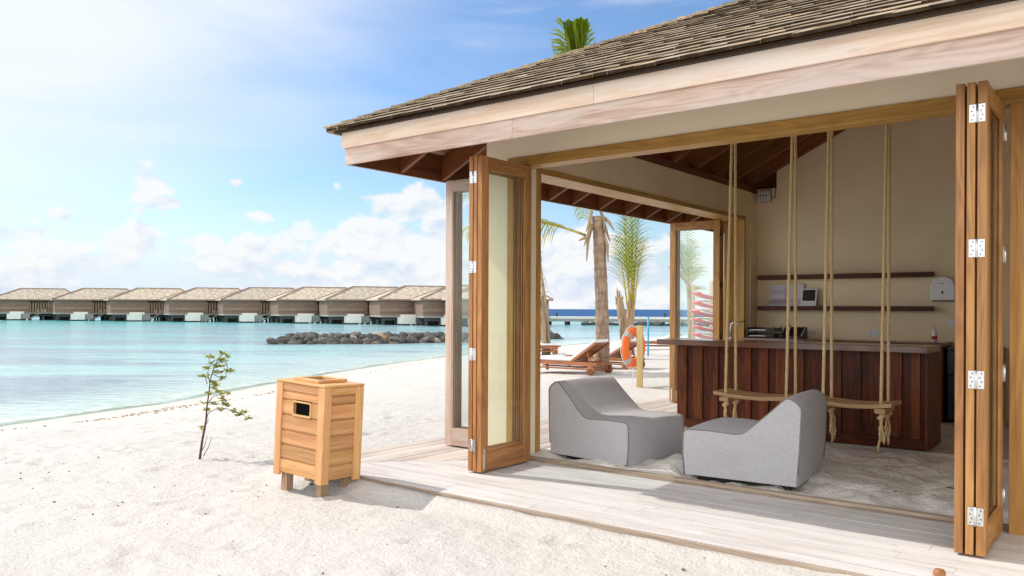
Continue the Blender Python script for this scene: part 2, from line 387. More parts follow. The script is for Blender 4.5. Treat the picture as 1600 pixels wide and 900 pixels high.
def f_water(g, b):
    p = pos(g); sh = g.attr('shore'); dp = g.attr('deep')
    base = g.ramp(g.math('DIVIDE', sh, 120.0), [(0.0, (.52, .66, .55)), (.014, (.58, .72, .70)), (.06, (.42, .66, .665)), (.22, (.27, .57, .59)), (.5, (.14, .53, .545)), (.8, (.05, .42, .42))])
    pm = g.mapping(p, (1, 1, 1), rot=(0, 0, R(-38)))
    n = g.noise(g.mapping(pm, (.045, .16, 1)), 1.0, 6, .62, .6)
    n2 = g.noise(g.mapping(pm, (.25, 1.0, 1)), 1.0, 5, .6)
    patch = g.math('MULTIPLY', g.smooth(g.math('ADD', n, g.math('MULTIPLY', g.math('SUBTRACT', n2, .5), .3)), .40, .60), g.math('MULTIPLY', g.smooth(sh, 1.0, 5.0), g.math('MULTIPLY_ADD', g.smooth(sh, 50, 90), -.75, 1.0)))
    c = g.mix(g.math('MULTIPLY', patch, .92), base, (.265, .355, .43))
    rip = g.noise(g.mapping(pm, (1.2, 4.2, 1)), 1.0, 4, .6)
    c = g.mix(g.math('MULTIPLY', g.smooth(rip, .48, .72), .38), c, (.66, .80, .82))
    rip2 = g.noise(g.mapping(pm, (3.0, 9.0, 1)), 1.0, 4, .65)
    c = g.mix(g.math('MULTIPLY', g.smooth(rip2, .46, .66), .3), c, g.hsv(c, .5, 1.1, .62))
    c = g.mix(dp, c, (.035, .10, .235))
    foam = g.math('MULTIPLY', g.smooth(g.noise(p, 2.5, 5, .65), .46, .58), g.math('MULTIPLY', g.smooth(sh, -.1, .25), g.smooth(sh, 1.3, .5)))
    c = g.mix(g.math('MULTIPLY', foam, .75), c, (.85, .87, .85))
    g.put(b.inputs['Base Color'], c); g.put(b.inputs['Roughness'], g.math('MULTIPLY_ADD', dp, .4, .14)); g.put(b.inputs['Specular IOR Level'], g.math('MULTIPLY_ADD', dp, -.17, .2))
    wv = g.noise(g.mapping(pm, (.9, 2.6, 1)), 1.0, 6, .62); wv2 = g.noise(g.mapping(pm, (4, 9, 1)), 1.0, 3, .6)
    g.put(b.inputs['Normal'], g.bump(g.math('ADD', wv, g.math('MULTIPLY', wv2, .3)), .8, .22))
    tr = g.new('ShaderNodeBsdfTransparent'); tr.inputs[0].default_value = (.86, .95, .92, 1)
    mx = g.new('ShaderNodeMixShader'); g.put(mx.inputs[0], g.math('MAXIMUM', g.smooth(sh, -.35, .45), g.math('MULTIPLY', foam, .8)))
    g.l.new(tr.outputs[0], mx.inputs[1]); g.l.new(b.outputs[0], mx.inputs[2]); return mx.outputs[0]
M['water'] = mat('water', f_water)
def f_glass(tcol):
    def fn(g, b):
        tr = g.new('ShaderNodeBsdfTransparent'); tr.inputs[0].default_value = (*tcol, 1)
        gl = g.new('ShaderNodeBsdfGlossy'); gl.inputs['Roughness'].default_value = .02
        ge = g.new('ShaderNodeNewGeometry'); c = g.math('ABSOLUTE', g.vmath('DOT_PRODUCT', ge.outputs['Normal'], ge.outputs['Incoming']))
        fr = g.math('MULTIPLY_ADD', g.math('POWER', g.math('SUBTRACT', 1.0, c), 5.0), .9, .035)
        mx = g.new('ShaderNodeMixShader'); g.put(mx.inputs[0], fr); g.l.new(tr.outputs[0], mx.inputs[1]); g.l.new(gl.outputs[0], mx.inputs[2])
        return mx.outputs[0]
    return fn
M['glass'] = mat('glass', f_glass((.972, .99, .985)))
M['steel'] = plain('steel', (.72, .73, .74), .32, .85)
M['dark_metal'] = plain('dark_metal', (.05, .05, .052), .4, .3)
M['white_plastic'] = plain('white_plastic', (.74, .73, .76), .35)
M['black_plastic'] = plain('black_plastic', (.012, .012, .013), .35)
M['fridge'] = plain('fridge', (.05, .055, .065), .35, .4)
M['concrete'] = plain('concrete', (.74, .73, .68), .85, var=.12)
M['concrete_dark'] = plain('concrete_dark', (.30, .30, .275), .9, var=.25)
M['pile'] = plain('pile', (.055, .06, .06), .9, var=.3)
M['cushion'] = plain('cushion', (.80, .80, .80), .85, var=.03)
M['orange'] = plain('orange', (.88, .17, .025), .5, var=.05)
M['greyband'] = plain('greyband', (.42, .42, .44), .6)
M['kayak'] = plain('kayak', (.70, .075, .085), .4)
M['shingle_end_shade'] = plain('shingle_end_shade', (.036, .025, .016), .95, spec=.05, var=.4)  # weathered end grain, with the shade on the butts painted in near-black
M['matte_black'] = plain('matte_black', (.006, .006, .006), .95, spec=.05)
M['eave'] = plain('eave', (.035, .024, .015), .8)
M['tan'] = wood('tan', (.42, .31, .20), (.58, .46, .32), .8, var=.12)
M['blue'] = plain('blue', (.02, .36, .62), .5)
M['white'] = plain('white', (.8, .8, .8), .6)
def f_rope(g, b):
    n = g.noise(g.mapping(uvc(g), (35, 160, 1)), 1, 3)
    g.put(b.inputs['Base Color'], g.mix(g.smooth(n, .3, .7), (.52, .36, .18), (.80, .62, .36))); b.inputs['Roughness'].default_value = .85; b.inputs['Specular IOR Level'].default_value = .2
M['rope'] = mat('rope', f_rope)
def f_leaf(c1, c2):
    def fn(g, b):
        t = g.attr('tint'); c = g.mix(t, c1, c2)
        g.put(b.inputs['Base Color'], c); b.inputs['Roughness'].default_value = .45; b.inputs['Specular IOR Level'].default_value = .35
        tl = g.new('ShaderNodeBsdfTranslucent'); g.put(tl.inputs[0], g.hsv(c, .5, 1.1, 1.7))
        mx = g.new('ShaderNodeMixShader'); mx.inputs[0].default_value = .35; g.l.new(b.outputs[0], mx.inputs[1]); g.l.new(tl.outputs[0], mx.inputs[2]); return mx.outputs[0]
    return fn
M['palm_leaf'] = mat('palm_leaf', f_leaf((.07, .14, .012), (.27, .29, .035)))
M['palm_yellow'] = mat('palm_yellow', f_leaf((.16, .20, .02), (.40, .33, .05)))
M['bush_leaf'] = mat('bush_leaf', f_leaf((.15, .19, .02), (.40, .38, .05)))
M['rachis'] = plain('rachis', (.42, .34, .08), .5, var=.25)
M['dry'] = wood('dry', (.20, .13, .08), (.46, .35, .24), .9, var=.25)
M['stem'] = plain('stem', (.10, .055, .04), .8, var=.3)
def f_trunk(g, b):
    uv = uvc(g); s = g.sep(uv); p = g.new('ShaderNodeTexCoord').outputs['Object']
    n = g.noise(p, 6, 5, .65); n2 = g.noise(g.mapping(p, (14, 14, 3)), 1, 4, .6)
    ring = g.math('PINGPONG', g.math('ADD', g.math('MULTIPLY', s[0], 5.2), g.math('MULTIPLY', n, .9)), .5)
    c = g.mix(g.smooth(n2, .3, .7), (.20, .14, .10), (.41, .315, .24))
    c = g.mix(g.math('MULTIPLY', g.smooth(ring, .17, .03), g.math('MULTIPLY', g.smooth(n, .35, .6), .55)), c, (.15, .10, .065))
    c = g.mix(g.math('MULTIPLY', g.smooth(g.noise(g.mapping(p, (1, 1, 2.4)), 2.2, 4, .7), .48, .66), .55), c, (.26, .16, .10))
    g.put(b.inputs['Base Color'], c); b.inputs['Roughness'].default_value = .9; b.inputs['Specular IOR Level'].default_value = .15
    g.put(b.inputs['Normal'], g.bump(g.math('ADD', g.smooth(ring, 0, .3), n2), .5, .02))
M['trunk'] = mat('trunk', f_trunk)
def f_rock(g, b):
    p = g.new('ShaderNodeTexCoord').outputs['Object']; oi = g.new('ShaderNodeObjectInfo').outputs['Random']
    n = g.noise(p, 2.4, 5, .65)
    c = g.mix(g.smooth(n, .3, .7), (.04, .037, .035), (.155, .14, .125))
    c = g.mix(g.smooth(oi, .90, .98), c, g.mix(g.smooth(n, .3, .7), (.16, .13, .095), (.38, .32, .25)))
    c = g.hsv(c, .5, .9, g.math('MULTIPLY_ADD', oi, .9, .6))
    g.put(b.inputs['Base Color'], c); b.inputs['Roughness'].default_value = .9
    g.put(b.inputs['Normal'], g.bump(n, .6, .08))
M['rock'] = mat('rock', f_rock)
def f_rock_o(g, b):
    p = g.new('ShaderNodeTexCoord').outputs['Object']; n = g.noise(p, 2.4, 5, .65)
    g.put(b.inputs['Base Color'], g.mix(g.smooth(n, .3, .7), (.28, .15, .07), (.52, .33, .18))); b.inputs['Roughness'].default_value = .9
    g.put(b.inputs['Normal'], g.bump(n, .6, .08))
M['rock_orange'] = mat('rock_orange', f_rock_o)
def f_photo(sky_c, sea_c, txt):
    def fn(g, b):
        s = g.sep(uvc(g)); n = g.noise(uvc(g), 14, 5, .6)
        c = g.ramp(g.math('ADD', s[1], g.math('MULTIPLY', g.math('SUBTRACT', n, .5), .25)), [(.0, (.62, .60, .66)), (.2, sea_c), (.45, (.66, .62, .66)), (.62, sky_c), (.95, (.66, .64, .72))])
        g.put(b.inputs['Base Color'], c); b.inputs['Roughness'].default_value = .35
    return mat('print', fn)
M['print1'] = f_photo((.42, .40, .52), (.20, .20, .26), 0)
M['print2'] = f_photo((.60, .56, .66), (.42, .36, .46), 0)
def f_screen(g, b):
    s = g.sep(uvc(g)); gx = g.math('FRACT', g.math('MULTIPLY', s[0], 7.0)); gy = g.math('FRACT', g.math('MULTIPLY', s[1], 6.0))
    m = g.math('MULTIPLY', g.math('MULTIPLY', g.smooth(gx, .2, .35), g.smooth(gx, .85, .7)), g.math('MULTIPLY', g.smooth(gy, .3, .45), g.smooth(gy, .8, .65)))
    m = g.math('MULTIPLY', m, g.math('MULTIPLY', g.smooth(s[1], .12, .2), g.smooth(s[1], .86, .8)))
    g.put(b.inputs['Base Color'], g.mix(g.math('MULTIPLY', m, .3), (.012, .015, .018), (.25, .33, .36))); b.inputs['Roughness'].default_value = .25
M['screen'] = mat('screen', f_screen)
# ------------------------------------------------------------------ terrain and water
def vnoise(x, y, s, seed):
    x = x / s; y = y / s; xi = np.floor(x).astype(np.int64); yi = np.floor(y).astype(np.int64); fx = x - xi; fy = y - yi
    def h(a, b):
        n = (a * 374761393 + b * 668265263 + seed * 1442695041) & 0xffffffff
        n = ((n ^ (n >> 13)) * 1274126177) & 0xffffffff
        return ((n ^ (n >> 16)) & 0xffff) / 65535.0
    fx = fx * fx * (3 - 2 * fx); fy = fy * fy * (3 - 2 * fy)
    return (h(xi, yi) * (1 - fx) + h(xi + 1, yi) * fx) * (1 - fy) + (h(xi, yi + 1) * (1 - fx) + h(xi + 1, yi + 1) * fx) * fy - .5
SEA = -0.85
SHORE = np.array([(-12, -80), (-15.2, -30), (-16.2, -5), (-16.6, 2), (-16.9, 6.05), (-17.4, 7.65), (-18.0, 9.8), (-18.85, 11.6), (-20.2, 14.3), (-22.6, 19.3), (-24.4, 23.7), (-25.7, 28),
                  (-26.7, 32.4), (-27.4, 36.5), (-28.2, 41), (-29.7, 49.6), (-30.4, 58), (-29, 68), (-20, 80), (0, 92), (60, 104)], float)
LAND = np.vstack([SHORE, [(300, 104), (300, -80)]])
def sdf(x, y):
    d = np.full(x.shape, 1e9)
    for a, b in zip(SHORE[:-1], SHORE[1:]):
        e = b - a; t = np.clip(((x - a[0]) * e[0] + (y - a[1]) * e[1]) / (e @ e), 0, 1)
        d = np.minimum(d, np.hypot(x - a[0] - t * e[0], y - a[1] - t * e[1]))
    ins = np.zeros(x.shape, bool); n = len(LAND)
    for i in range(n):
        a, b = LAND[i], LAND[(i + 1) % n]
        c = ((a[1] > y) != (b[1] > y)); 
        with np.errstate(divide='ignore', invalid='ignore'):
            ins ^= c & (x < (b[0] - a[0]) * (y - a[1]) / (b[1] - a[1]) + a[0])
    return np.where(ins, d, -d)
foot = []
for _ in range(420):
    fx, fy = random.uniform(-14, -.6), random.uniform(.6, 9.5)
    if fx > -6.3 and fy > 4.3: continue
    foot.append((fx, fy, random.uniform(0, 3.14), random.uniform(.09, .17), random.uniform(.05, .085), random.uniform(.006, .022)))
def ground_z(x, y, L):
    land = SEA + .825 * (1 - np.exp(-(np.maximum(L, 0) / 5.4) ** 1.3)); sea = SEA + np.maximum(L, -60) * .07
    z = np.where(L > 0, land, np.maximum(sea, -4.0))
    k = np.clip(L / 6, 0, 1)
    z = z + k * (.045 * vnoise(x, y, 2.7, 1) + .03 * vnoise(x, y, .9, 2) + .020 * vnoise(x, y, .33, 3) + .012 * vnoise(x, y, .14, 4) + .006 * vnoise(x, y, .07, 5))
    for fx, fy, th, a, b, dp in foot:
        m = (abs(x - fx) < .5) & (abs(y - fy) < .5)
        if not m.any(): continue
        u = (x[m] - fx) * math.cos(th) + (y[m] - fy) * math.sin(th); v = -(x[m] - fx) * math.sin(th) + (y[m] - fy) * math.cos(th)
        q = (u / a) ** 2 + (v / b) ** 2
        z[m] += dp * (-1.5 * np.exp(-q * 1.2) + .8 * np.exp(-(np.sqrt(q) - 1.35) ** 2 * 5))
    z = z - .018 * np.exp(-((x + 5.40) / .55) ** 2 - ((y - 4.22) / .30) ** 4)
    # sand drifts against the deck, and runs on underneath it
    dd = np.maximum(-6.06 - x, 4.54 - y)
    near = np.clip(1 - dd / .32, 0, 1) * (dd > 0)
    tgt = np.where(x > -6.0, -.008 - .021 * np.clip((x + 5.0) / 3.5, 0, 1), -.012) + .012 * vnoise(x, y, .16, 31); near = near * near * (3 - 2 * near)
    z = z * (1 - near) + tgt * near
    return np.where(dd < -.09, -.22, np.where(dd < 0, np.minimum(z, -.008), z))
def axis(*segs):
    out = [segs[0][0]]
    for a, b, s in segs:
        n = max(1, int(round((b - a) / s))); out += list(np.linspace(a, b, n + 1)[1:])
    return np.array(out)
def grid_mesh(name, xs, ys, zf, m, keep=None, attrs=None, smooth=True):
    X, Y = np.meshgrid(xs, ys, indexing='ij'); Z = zf(X, Y); nx, ny = X.shape
    co = np.stack([X, Y, Z], -1).reshape(-1, 3)
    i, j = np.meshgrid(np.arange(nx - 1), np.arange(ny - 1), indexing='ij')
    q = np.stack([i * ny + j, (i + 1) * ny + j, (i + 1) * ny + j + 1, i * ny + j + 1], -1).reshape(-1, 4)
    if keep is not None: kp = keep(X, Y).reshape(-1); q = q[kp[q].any(1)]
    me = bpy.data.meshes.new(name); me.vertices.add(len(co)); me.vertices.foreach_set('co', co.reshape(-1))
    me.loops.add(q.size); me.loops.foreach_set('vertex_index', q.reshape(-1).astype(np.int32))
    me.polygons.add(len(q)); me.polygons.foreach_set('loop_start', np.arange(0, q.size, 4, dtype=np.int32))
    me.update(calc_edges=True); me.polygons.foreach_set('use_smooth', [smooth] * len(q))
    for k, f in (attrs or {}).items():
        me.attributes.new(k, 'FLOAT', 'POINT').data.foreach_set('value', f(X, Y).reshape(-1).astype(np.float32))
    me.materials.append(m); o = bpy.data.objects.new(name, me); COL.objects.link(o); return o

gx = axis((-9000, -1500, 2500), (-1500, -200, 325), (-200, -40, 20), (-40, -14, .3), (-14, .5, .045), (.5, 9, .4), (9, 60, 6), (60, 300, 60))
gy = axis((-300, -60, 60), (-60, -6, 6), (-6, .4, .4), (.4, 8.2, .045), (8.2, 24, .13), (24, 72, .45), (72, 130, 4), (130, 1500, 200), (1500, 9000, 2500))
def wetf(X, Y): 
    L = sdf(X, Y) + .9 * vnoise(X, Y, 1.6, 9); return np.clip((2.0 - L) / .7, 0, 1)
ground = tag(grid_mesh('sand_beach', gx, gy, lambda X, Y: ground_z(X, Y, sdf(X, Y)), M['sand'], attrs={'wet': wetf}), kind='structure')

wx = axis((-12000, -2000, 2500), (-2000, -250, 250), (-250, -60, 10), (-60, -14, .5), (-14, 80, 8), (80, 400, 80), (400, 9000, 2000))
wy = axis((-2000, -100, 300), (-100, -12, 8), (-12, 70, .6), (70, 130, 5), (130, 400, 30), (400, 2000, 300), (2000, 14000, 2500))
fx_, fy_ = math.cos(R(128.1)), math.sin(R(128.1))
def deepf(X, Y):
    t = np.clip((X * fx_ + Y * fy_ - 150) / 45, 0, 1); return t * t * (3 - 2 * t)
water = tag(grid_mesh('sea', wx, wy, lambda X, Y: np.full(X.shape, SEA), M['water'], keep=lambda X, Y: sdf(X, Y) < 2.0,
                      attrs={'shore': lambda X, Y: -sdf(X, Y) + .5 * vnoise(X, Y, 2.2, 12) + .25 * vnoise(X, Y, .9, 13), 'deep': deepf}), kind='structure')

# ------------------------------------------------------------------ pavilion
pav = thing('beach_pavilion', 'open timber pavilion with shingle hip roof and folded glass doors on the sand', 'pavilion', (-4.65, 5.95, 0))
EX, EY, EZ, SL = -5.93, 4.79, 3.005, .49
SIZE = 12.0; X1, Y1 = EX + SIZE, EY + SIZE
def slope_frames():
    yield Vector((EX, EY, EZ)), Vector((1, 0, 0)), Vector((0, 1, 0)), True
    yield Vector((EX, Y1, EZ)), Vector((0, -1, 0)), Vector((1, 0, 0)), True
    yield Vector((X1, EY, EZ)), Vector((0, 1, 0)), Vector((-1, 0, 0)), False
    yield Vector((X1, Y1, EZ)), Vector((-1, 0, 0)), Vector((0, -1, 0)), False
rf = MB(); STEP = .15; CAP = .107
for O, U, W_, fine in slope_frames():
    for r in range(int(SIZE / 2 / STEP)):
        t0 = r * STEP; ln = SIZE - t0; u = t0 + .02
        f = fine and r < 30
        while u < ln - .03:
            wd = random.uniform(.10, .26) if f else 1.5
            u1 = min(u + wd, ln - .02); g0 = .002
            ta = t0 + (random.choice([0, 0, 0, random.uniform(-.014, .010)]) if f else 0) - (.012 if r == 0 else 0); tb = t0 + .30
            ua, ub = u + g0, u1 - g0; li = random.uniform(.004, .010) if f else .008; th = random.uniform(.021, .028)
            sk = .004 * random.uniform(-1, 1)
            cs = []
            for uu, s_ in ((ua, -1), (ub, 1)):
                for tt, zb, zt in ((ta + sk * s_, li, li + th), (tb, -.004, .006)):
                    ui = min(max(uu, tt), SIZE - tt) if True else uu
                    for zz in (zb, zt): cs.append(O + U * ui + W_ * tt + Vector((0, 0, SL * tt + zz)))
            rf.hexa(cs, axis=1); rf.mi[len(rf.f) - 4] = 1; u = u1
roof = rf.build('roof', [M['shingle'], M['shingle_end_shade']], pav)
# stepped caps along the hips
hc = MB()
for (cx, cy, dx, dy) in ((EX, EY, 1, 1), (EX, Y1, 1, -1), (X1, EY, -1, 1), (X1, Y1, -1, -1)):
    n = int(SIZE / 2 / CAP)
    for r in range(n):
        t = r * CAP - .012; t1 = t + .16
        for side in (0, 1):
            cs = []
            for tt, zz in ((t, .042), (t1, .022)):
                for wv in (0, .085):
                    p = Vector((cx + dx * tt + (dx * wv if side == 0 else 0), cy + dy * tt + (dy * wv if side else 0), EZ + SL * tt + zz))
                    for h in (0, .017): cs.append(p + Vector((0, 0, h)))
            hc.hexa(cs, axis=0)
hc.build('hip_cap', M['shingle'], roof)
# boarding under the shingles
sb = MB()
ap = Vector((EX + SIZE / 2, EY + SIZE / 2, EZ + SL * SIZE / 2))
IN = .135; cr = [Vector((EX + IN, EY + IN, EZ + SL * IN - .01)), Vector((X1 - IN, EY + IN, EZ + SL * IN - .01)), Vector((X1 - IN, Y1 - IN, EZ + SL * IN - .01)), Vector((EX + IN, Y1 - IN, EZ + SL * IN - .01))]; ap.z -= .01
for i in range(4):
    a, b = cr[i], cr[(i + 1) % 4]; dn = Vector((0, 0, -.035)); dz = Vector((0, 0, -.012)); k = 28
    inw = Vector((0, 1, 0)) if i == 0 else Vector((-1, 0, 0)) if i == 1 else Vector((0, -1, 0)) if i == 2 else Vector((1, 0, 0))
    for q in range(k):
        t0, t1 = q / k, (q + .97) / k
        A0, B0, A1, B1 = a.lerp(ap, t0), b.lerp(ap, t0), a.lerp(ap, t1), b.lerp(ap, t1)
        sb.hexa([A0 + dn, A0 + dz, A1 + dn, A1 + dz, B0 + dn, B0 + dz, B1 + dn, B1 + dz], axis=0)
    sb.add([a - Vector((0, 0, .01)), b - Vector((0, 0, .01)), ap - Vector((0, 0, .01))], [(0, 1, 2)])
sb.build('roof_boarding', M['soffit'], pav)
# rafters
def rafter(p0, inw, run, w_=.045):
    """p0: outer lower corner on the fascia line; runs inward and up"""
    side = Vector((-inw.y, inw.x, 0)); c = []
    for tt in (0, run):
        for s_ in (-w_ / 2, w_ / 2):
            for dz in (0, .255): c.append(p0 + inw * tt + side * s_ + Vector((0, 0, SL * tt + dz)))
    return MB().hexa(c, axis=0)
FX, FY = -5.765, 4.925
leftY = [5.00, 5.591, 6.186, 6.82, 7.46, 8.09, 8.586, 9.227, 9.899, 10.496, 11.142, 11.75, 12.4, 13.0, 13.65, 14.3, 14.9, 15.5, 16.1]
frontX = [-5.25, -4.65, -4.05] + [-3.45 + .62 * i for i in range(14)]
for y in leftY:
    run = min(y - EY, Y1 - y, 5.7) - .12
    if run > .15: rafter(Vector((FX, y, 2.722)), Vector((1, 0, 0)), run).build('rafter', M['rafter'], pav)
for x in frontX:
    run = min(x - EX, X1 - x, 5.7) - .12
    if run > .15: rafter(Vector((x, FY, 2.722)), Vector((0, 1, 0)), run).build('rafter', M['rafter'], pav)
for i in range(15):
    x = EX + 1.2 + i * .68; run = min(x - EX, X1 - x, 5.7) - .12
    rafter(Vector((x, Y1 - .14, 2.722)), Vector((0, -1, 0)), run).build('rafter', M['rafter'], pav)
    y = EY + 1.2 + i * .68; run = min(y - EY, Y1 - y, 5.7) - .12
    rafter(Vector((X1 - .16, y, 2.722)), Vector((-1, 0, 0)), run).build('rafter', M['rafter'], pav)
for cx, cy, dx, dy in ((FX, FY, 1, 1), (FX, Y1 - .14, 1, -1), (X1 - .16, FY, -1, 1), (X1 - .16, Y1 - .14, -1, -1)):
    d = Vector((dx, dy, 0)); c = []
    sdv = Vector((-dy, dx, 0)) * .035
    for tt in (.05, 5.6):
        for s_ in (-1, 1):
            for dz in (-.0, .25): c.append(Vector((cx, cy, 2.722)) + d * tt + sdv * s_ + Vector((0, 0, SL * tt + dz)))
    MB().hexa(c, axis=0).build('hip_rafter', M['rafter'], pav)
# fascia boards
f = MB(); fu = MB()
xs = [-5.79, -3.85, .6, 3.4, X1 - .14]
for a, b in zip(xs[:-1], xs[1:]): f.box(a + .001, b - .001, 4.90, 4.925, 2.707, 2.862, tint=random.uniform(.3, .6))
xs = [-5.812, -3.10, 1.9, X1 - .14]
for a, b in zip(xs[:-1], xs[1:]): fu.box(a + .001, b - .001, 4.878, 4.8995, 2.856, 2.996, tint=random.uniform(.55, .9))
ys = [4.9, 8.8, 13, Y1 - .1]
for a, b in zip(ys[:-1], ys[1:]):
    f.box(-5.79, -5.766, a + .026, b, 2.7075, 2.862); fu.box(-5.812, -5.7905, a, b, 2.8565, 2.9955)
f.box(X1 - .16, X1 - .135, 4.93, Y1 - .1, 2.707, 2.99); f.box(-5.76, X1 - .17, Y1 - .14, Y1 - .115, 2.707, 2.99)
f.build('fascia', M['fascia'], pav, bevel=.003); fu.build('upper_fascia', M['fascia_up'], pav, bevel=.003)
f = MB(); f.box(-5.85, X1 - .1, 4.84, 4.876, 2.996, 3.014, axis=0); f.box(-5.876, -5.852, 4.84, Y1 - .1, 2.996, 3.014, axis=1)
f.build('eave_batten', M['eave'], pav)
f = MB(); f.box(-5.7655, -5.762, 4.95, Y1 - .2, 2.712, 2.98, axis=1); f.box(-5.75, X1 - .2, 4.9255, 4.929, 2.712, 2.98, axis=0); f.build('fascia_lining', M['rafter'], pav)
# walls
def wl(name, *boxes, m_='cream'):
    m = MB()
    for b in boxes: m.box(*b)
    return m.build(name, M[m_], pav)
front_wall = wl('front_wall', (-4.98, 5.0, 5.95, 6.10, 2.8025, 3.20), (-4.98, -4.722, 5.95, 6.30, 0, 2.802), (-4.722, -4.65, 6.12, 6.30, 0, 2.80), (-.28, 5.0, 5.952, 6.10, -.1, 2.80), m_='cream_bounce')
side_wall = wl('side_wall', (-4.98, -4.65, 6.302, 11.95, 2.765, 3.10), (-4.90, -4.65, 6.302, 11.95, 3.10, 3.14), (-4.98, -4.65, 11.452, 11.90, 0, 2.764), (-4.655, -4.637, 11.62, 11.90, 0, 2.64))
bw = MB()
bw.prism([(-4.65, -.2), (.5, -.2), (.5, 5.1), (-1.13, 5.1), (-4.25, 3.545), (-4.355, 3.5), (-4.355, 3.21), (-4.65, 3.21)], 11.9, 12.02, Matrix(((1, 0, 0, 0), (0, 0, 1, 0), (0, 1, 0, 0), (0, 0, 0, 1))))
bw.build('back_wall', M['cream'], pav)
iw = MB(); iw.prism([(6.1, -.2), (11.9, -.2), (11.9, 5.0), (9.3, 5.0), (6.1, 3.35)], .5, .62, Matrix(((0, 0, 1, 0), (1, 0, 0, 0), (0, 1, 0, 0), (0, 0, 0, 1))))
iw.build('partition_wall', M['cream'], pav)
wl('rear_wall', (-4.98, -4.65, 12.04, 15.8, 0, 3.10), (-4.65, 5.0, 15.65, 15.8, 0, 3.2), (4.85, 5.0, 6.1, 15.65, 0, 3.1))
pl = MB(); pl.box(-4.90, -4.66, 6.1, 15.6, 3.142, 3.235); pl.box(-4.65, 4.9, 5.98, 6.09, 3.20, 3.27)
pl.build('wall_plate', M['rafter_in'], pav)
tb = MB(); tb.beam((-4.75, 7.8, 3.42), (.5, 7.8, 3.42), .12, .2)
tb.build('tie_beam', M['rafter_in'], pav, bevel=.004)
hd = MB()
hd.box(-4.72, -.28, 5.938, 6.10, 2.706, 2.80); hd.build('header_beam', M['pine'], pav, bevel=.003)
hd = MB(); hd.box(-4.95, -4.638, 6.302, 11.452, 2.706, 2.762); hd.build('header_beam', M['pine'], pav, bevel=.003)
jb = MB(); jb.box(-4.72, -4.652, 5.94, 6.118, 0, 2.704); jb.build('door_jamb', M['pine'], pav, bevel=.003)
jb = MB(); jb.box(-.69, -.60, 5.94, 6.11, 0, 2.704); jb.box(-.598, -.28, 5.944, 6.09, 0, 2.704); jb.build('door_post', M['pine'], pav, bevel=.003)
jb = MB(); jb.box(-4.95, -4.64, 6.304, 6.37, 0, 2.704); jb.build('door_jamb', M['pine'], pav, bevel=.003)
jb = MB(); jb.box(-4.95, -4.64, 11.385, 11.45, 0, 2.704); jb.build('door_jamb', M['pine'], pav, bevel=.003)
tk = MB(); tk.box(-4.64, -.69, 6.035, 6.10, -.06, .028); tk.box(-4.64, -.69, 6.005, 6.031, -.06, .006); tk.box(-4.72, -4.655, 6.37, 11.38, -.06, .025)
tk.build('door_sill', M['deck_edge'], pav, bevel=.003)

def frame_of(O, A, N): 
    A = Vector(A); N = Vector(N); return Matrix(((A.x, N.x, 0, O[0]), (A.y, N.y, 0, O[1]), (A.z, N.z, 1, O[2]), (0, 0, 0, 1)))
def leaf(O, A, N, w_, t, h, m, stile=.085, top=.10, bot=.165, bolt=False):
    Mx = frame_of(O, A, N); b = MB()
    b.box(0, stile, 0, t, 0, h, Mx); b.box(w_ - stile, w_, 0, t, 0, h, Mx)
    b.box(stile + .0005, w_ - stile - .0005, .001, t - .001, .002, bot, Mx); b.box(stile + .0005, w_ - stile - .0005, .001, t - .001, h - top, h - .002, Mx)
    for n0, n1 in ((.004, t * .38), (t * .62, t - .004)):       # glazing beads
        b.box(stile + .0006, stile + .014, n0, n1, bot + .0005, h - top - .0005, Mx); b.box(w_ - stile - .014, w_ - stile - .0006, n0, n1, bot + .0005, h - top - .0005, Mx)
        b.box(stile + .0145, w_ - stile - .0145, n0, n1, bot + .0005, bot + .014, Mx); b.box(stile + .0145, w_ - stile - .0145, n0, n1, h - top - .014, h - top - .0005, Mx)
    d = b.build('folding_door', m, pav, bevel=.0025)
    gl = MB(); n = t * .5
    gl.box(stile - .004, w_ - stile + .004, n - .003, n + .003, bot - .004, h - top + .004, Mx)
    p = gl.build('glass', M['glass'], d)
    if bolt:
        q = MB(); q.box(.03, .048, t, t + .007, .02, .20, Mx); q.box(.026, .052, t + .001, t + .012, .17, .185, Mx); q.build('bolt', M['steel'], d, bevel=.001)
    return d
def hinge(d, O, A, N, n0, n1, z, off=-.0035):
    """butt hinge across the outer edges of two neighbouring leaves"""
    Mx = frame_of(O, A, N); m = MB(); mid = (n0 + n1) / 2
    m.box(off, off + .003, n0, mid - .006, z - .05, z + .05, Mx); m.box(off, off + .003, mid + .006, n1, z - .05, z + .05, Mx)
    m.tube([Mx @ Vector((off - .003, mid, z - .054)), Mx @ Vector((off - .003, mid, z + .054))], .0065, 8)
    for a, b in ((n0, mid - .006), (mid + .006, n1)):
        for q in range(4):
            zz = z - .036 + q * .024; c = (a + b) / 2 + (.004 if q % 2 else -.004); o = len(m.f)
            m.box(off - .0012, off - .0002, c - .0036, c + .0036, zz - .0036, zz + .0036, Mx)
            for f_ in range(o, len(m.f)): m.mi[f_] = 1
    return m.build('hinge', [M['steel'], M['dark_metal']], d)
DH = 2.685; HZ = (2.52, 1.755, 1.01, .235)
X = (1, 0, 0); Y = (0, 1, 0)
# left front stack
for i, (n0, t) in enumerate(((-4.585, .042), (-4.533, .036), (-4.487, .046))):
    d = leaf((n0, 5.245, .014), Y, X, .70, t, DH, M['teak'], bolt=(i == 2))
    if i == 0:
        for z in HZ: hinge(d, (-4.585, 5.245, 0), Y, X, .010, .085, z)
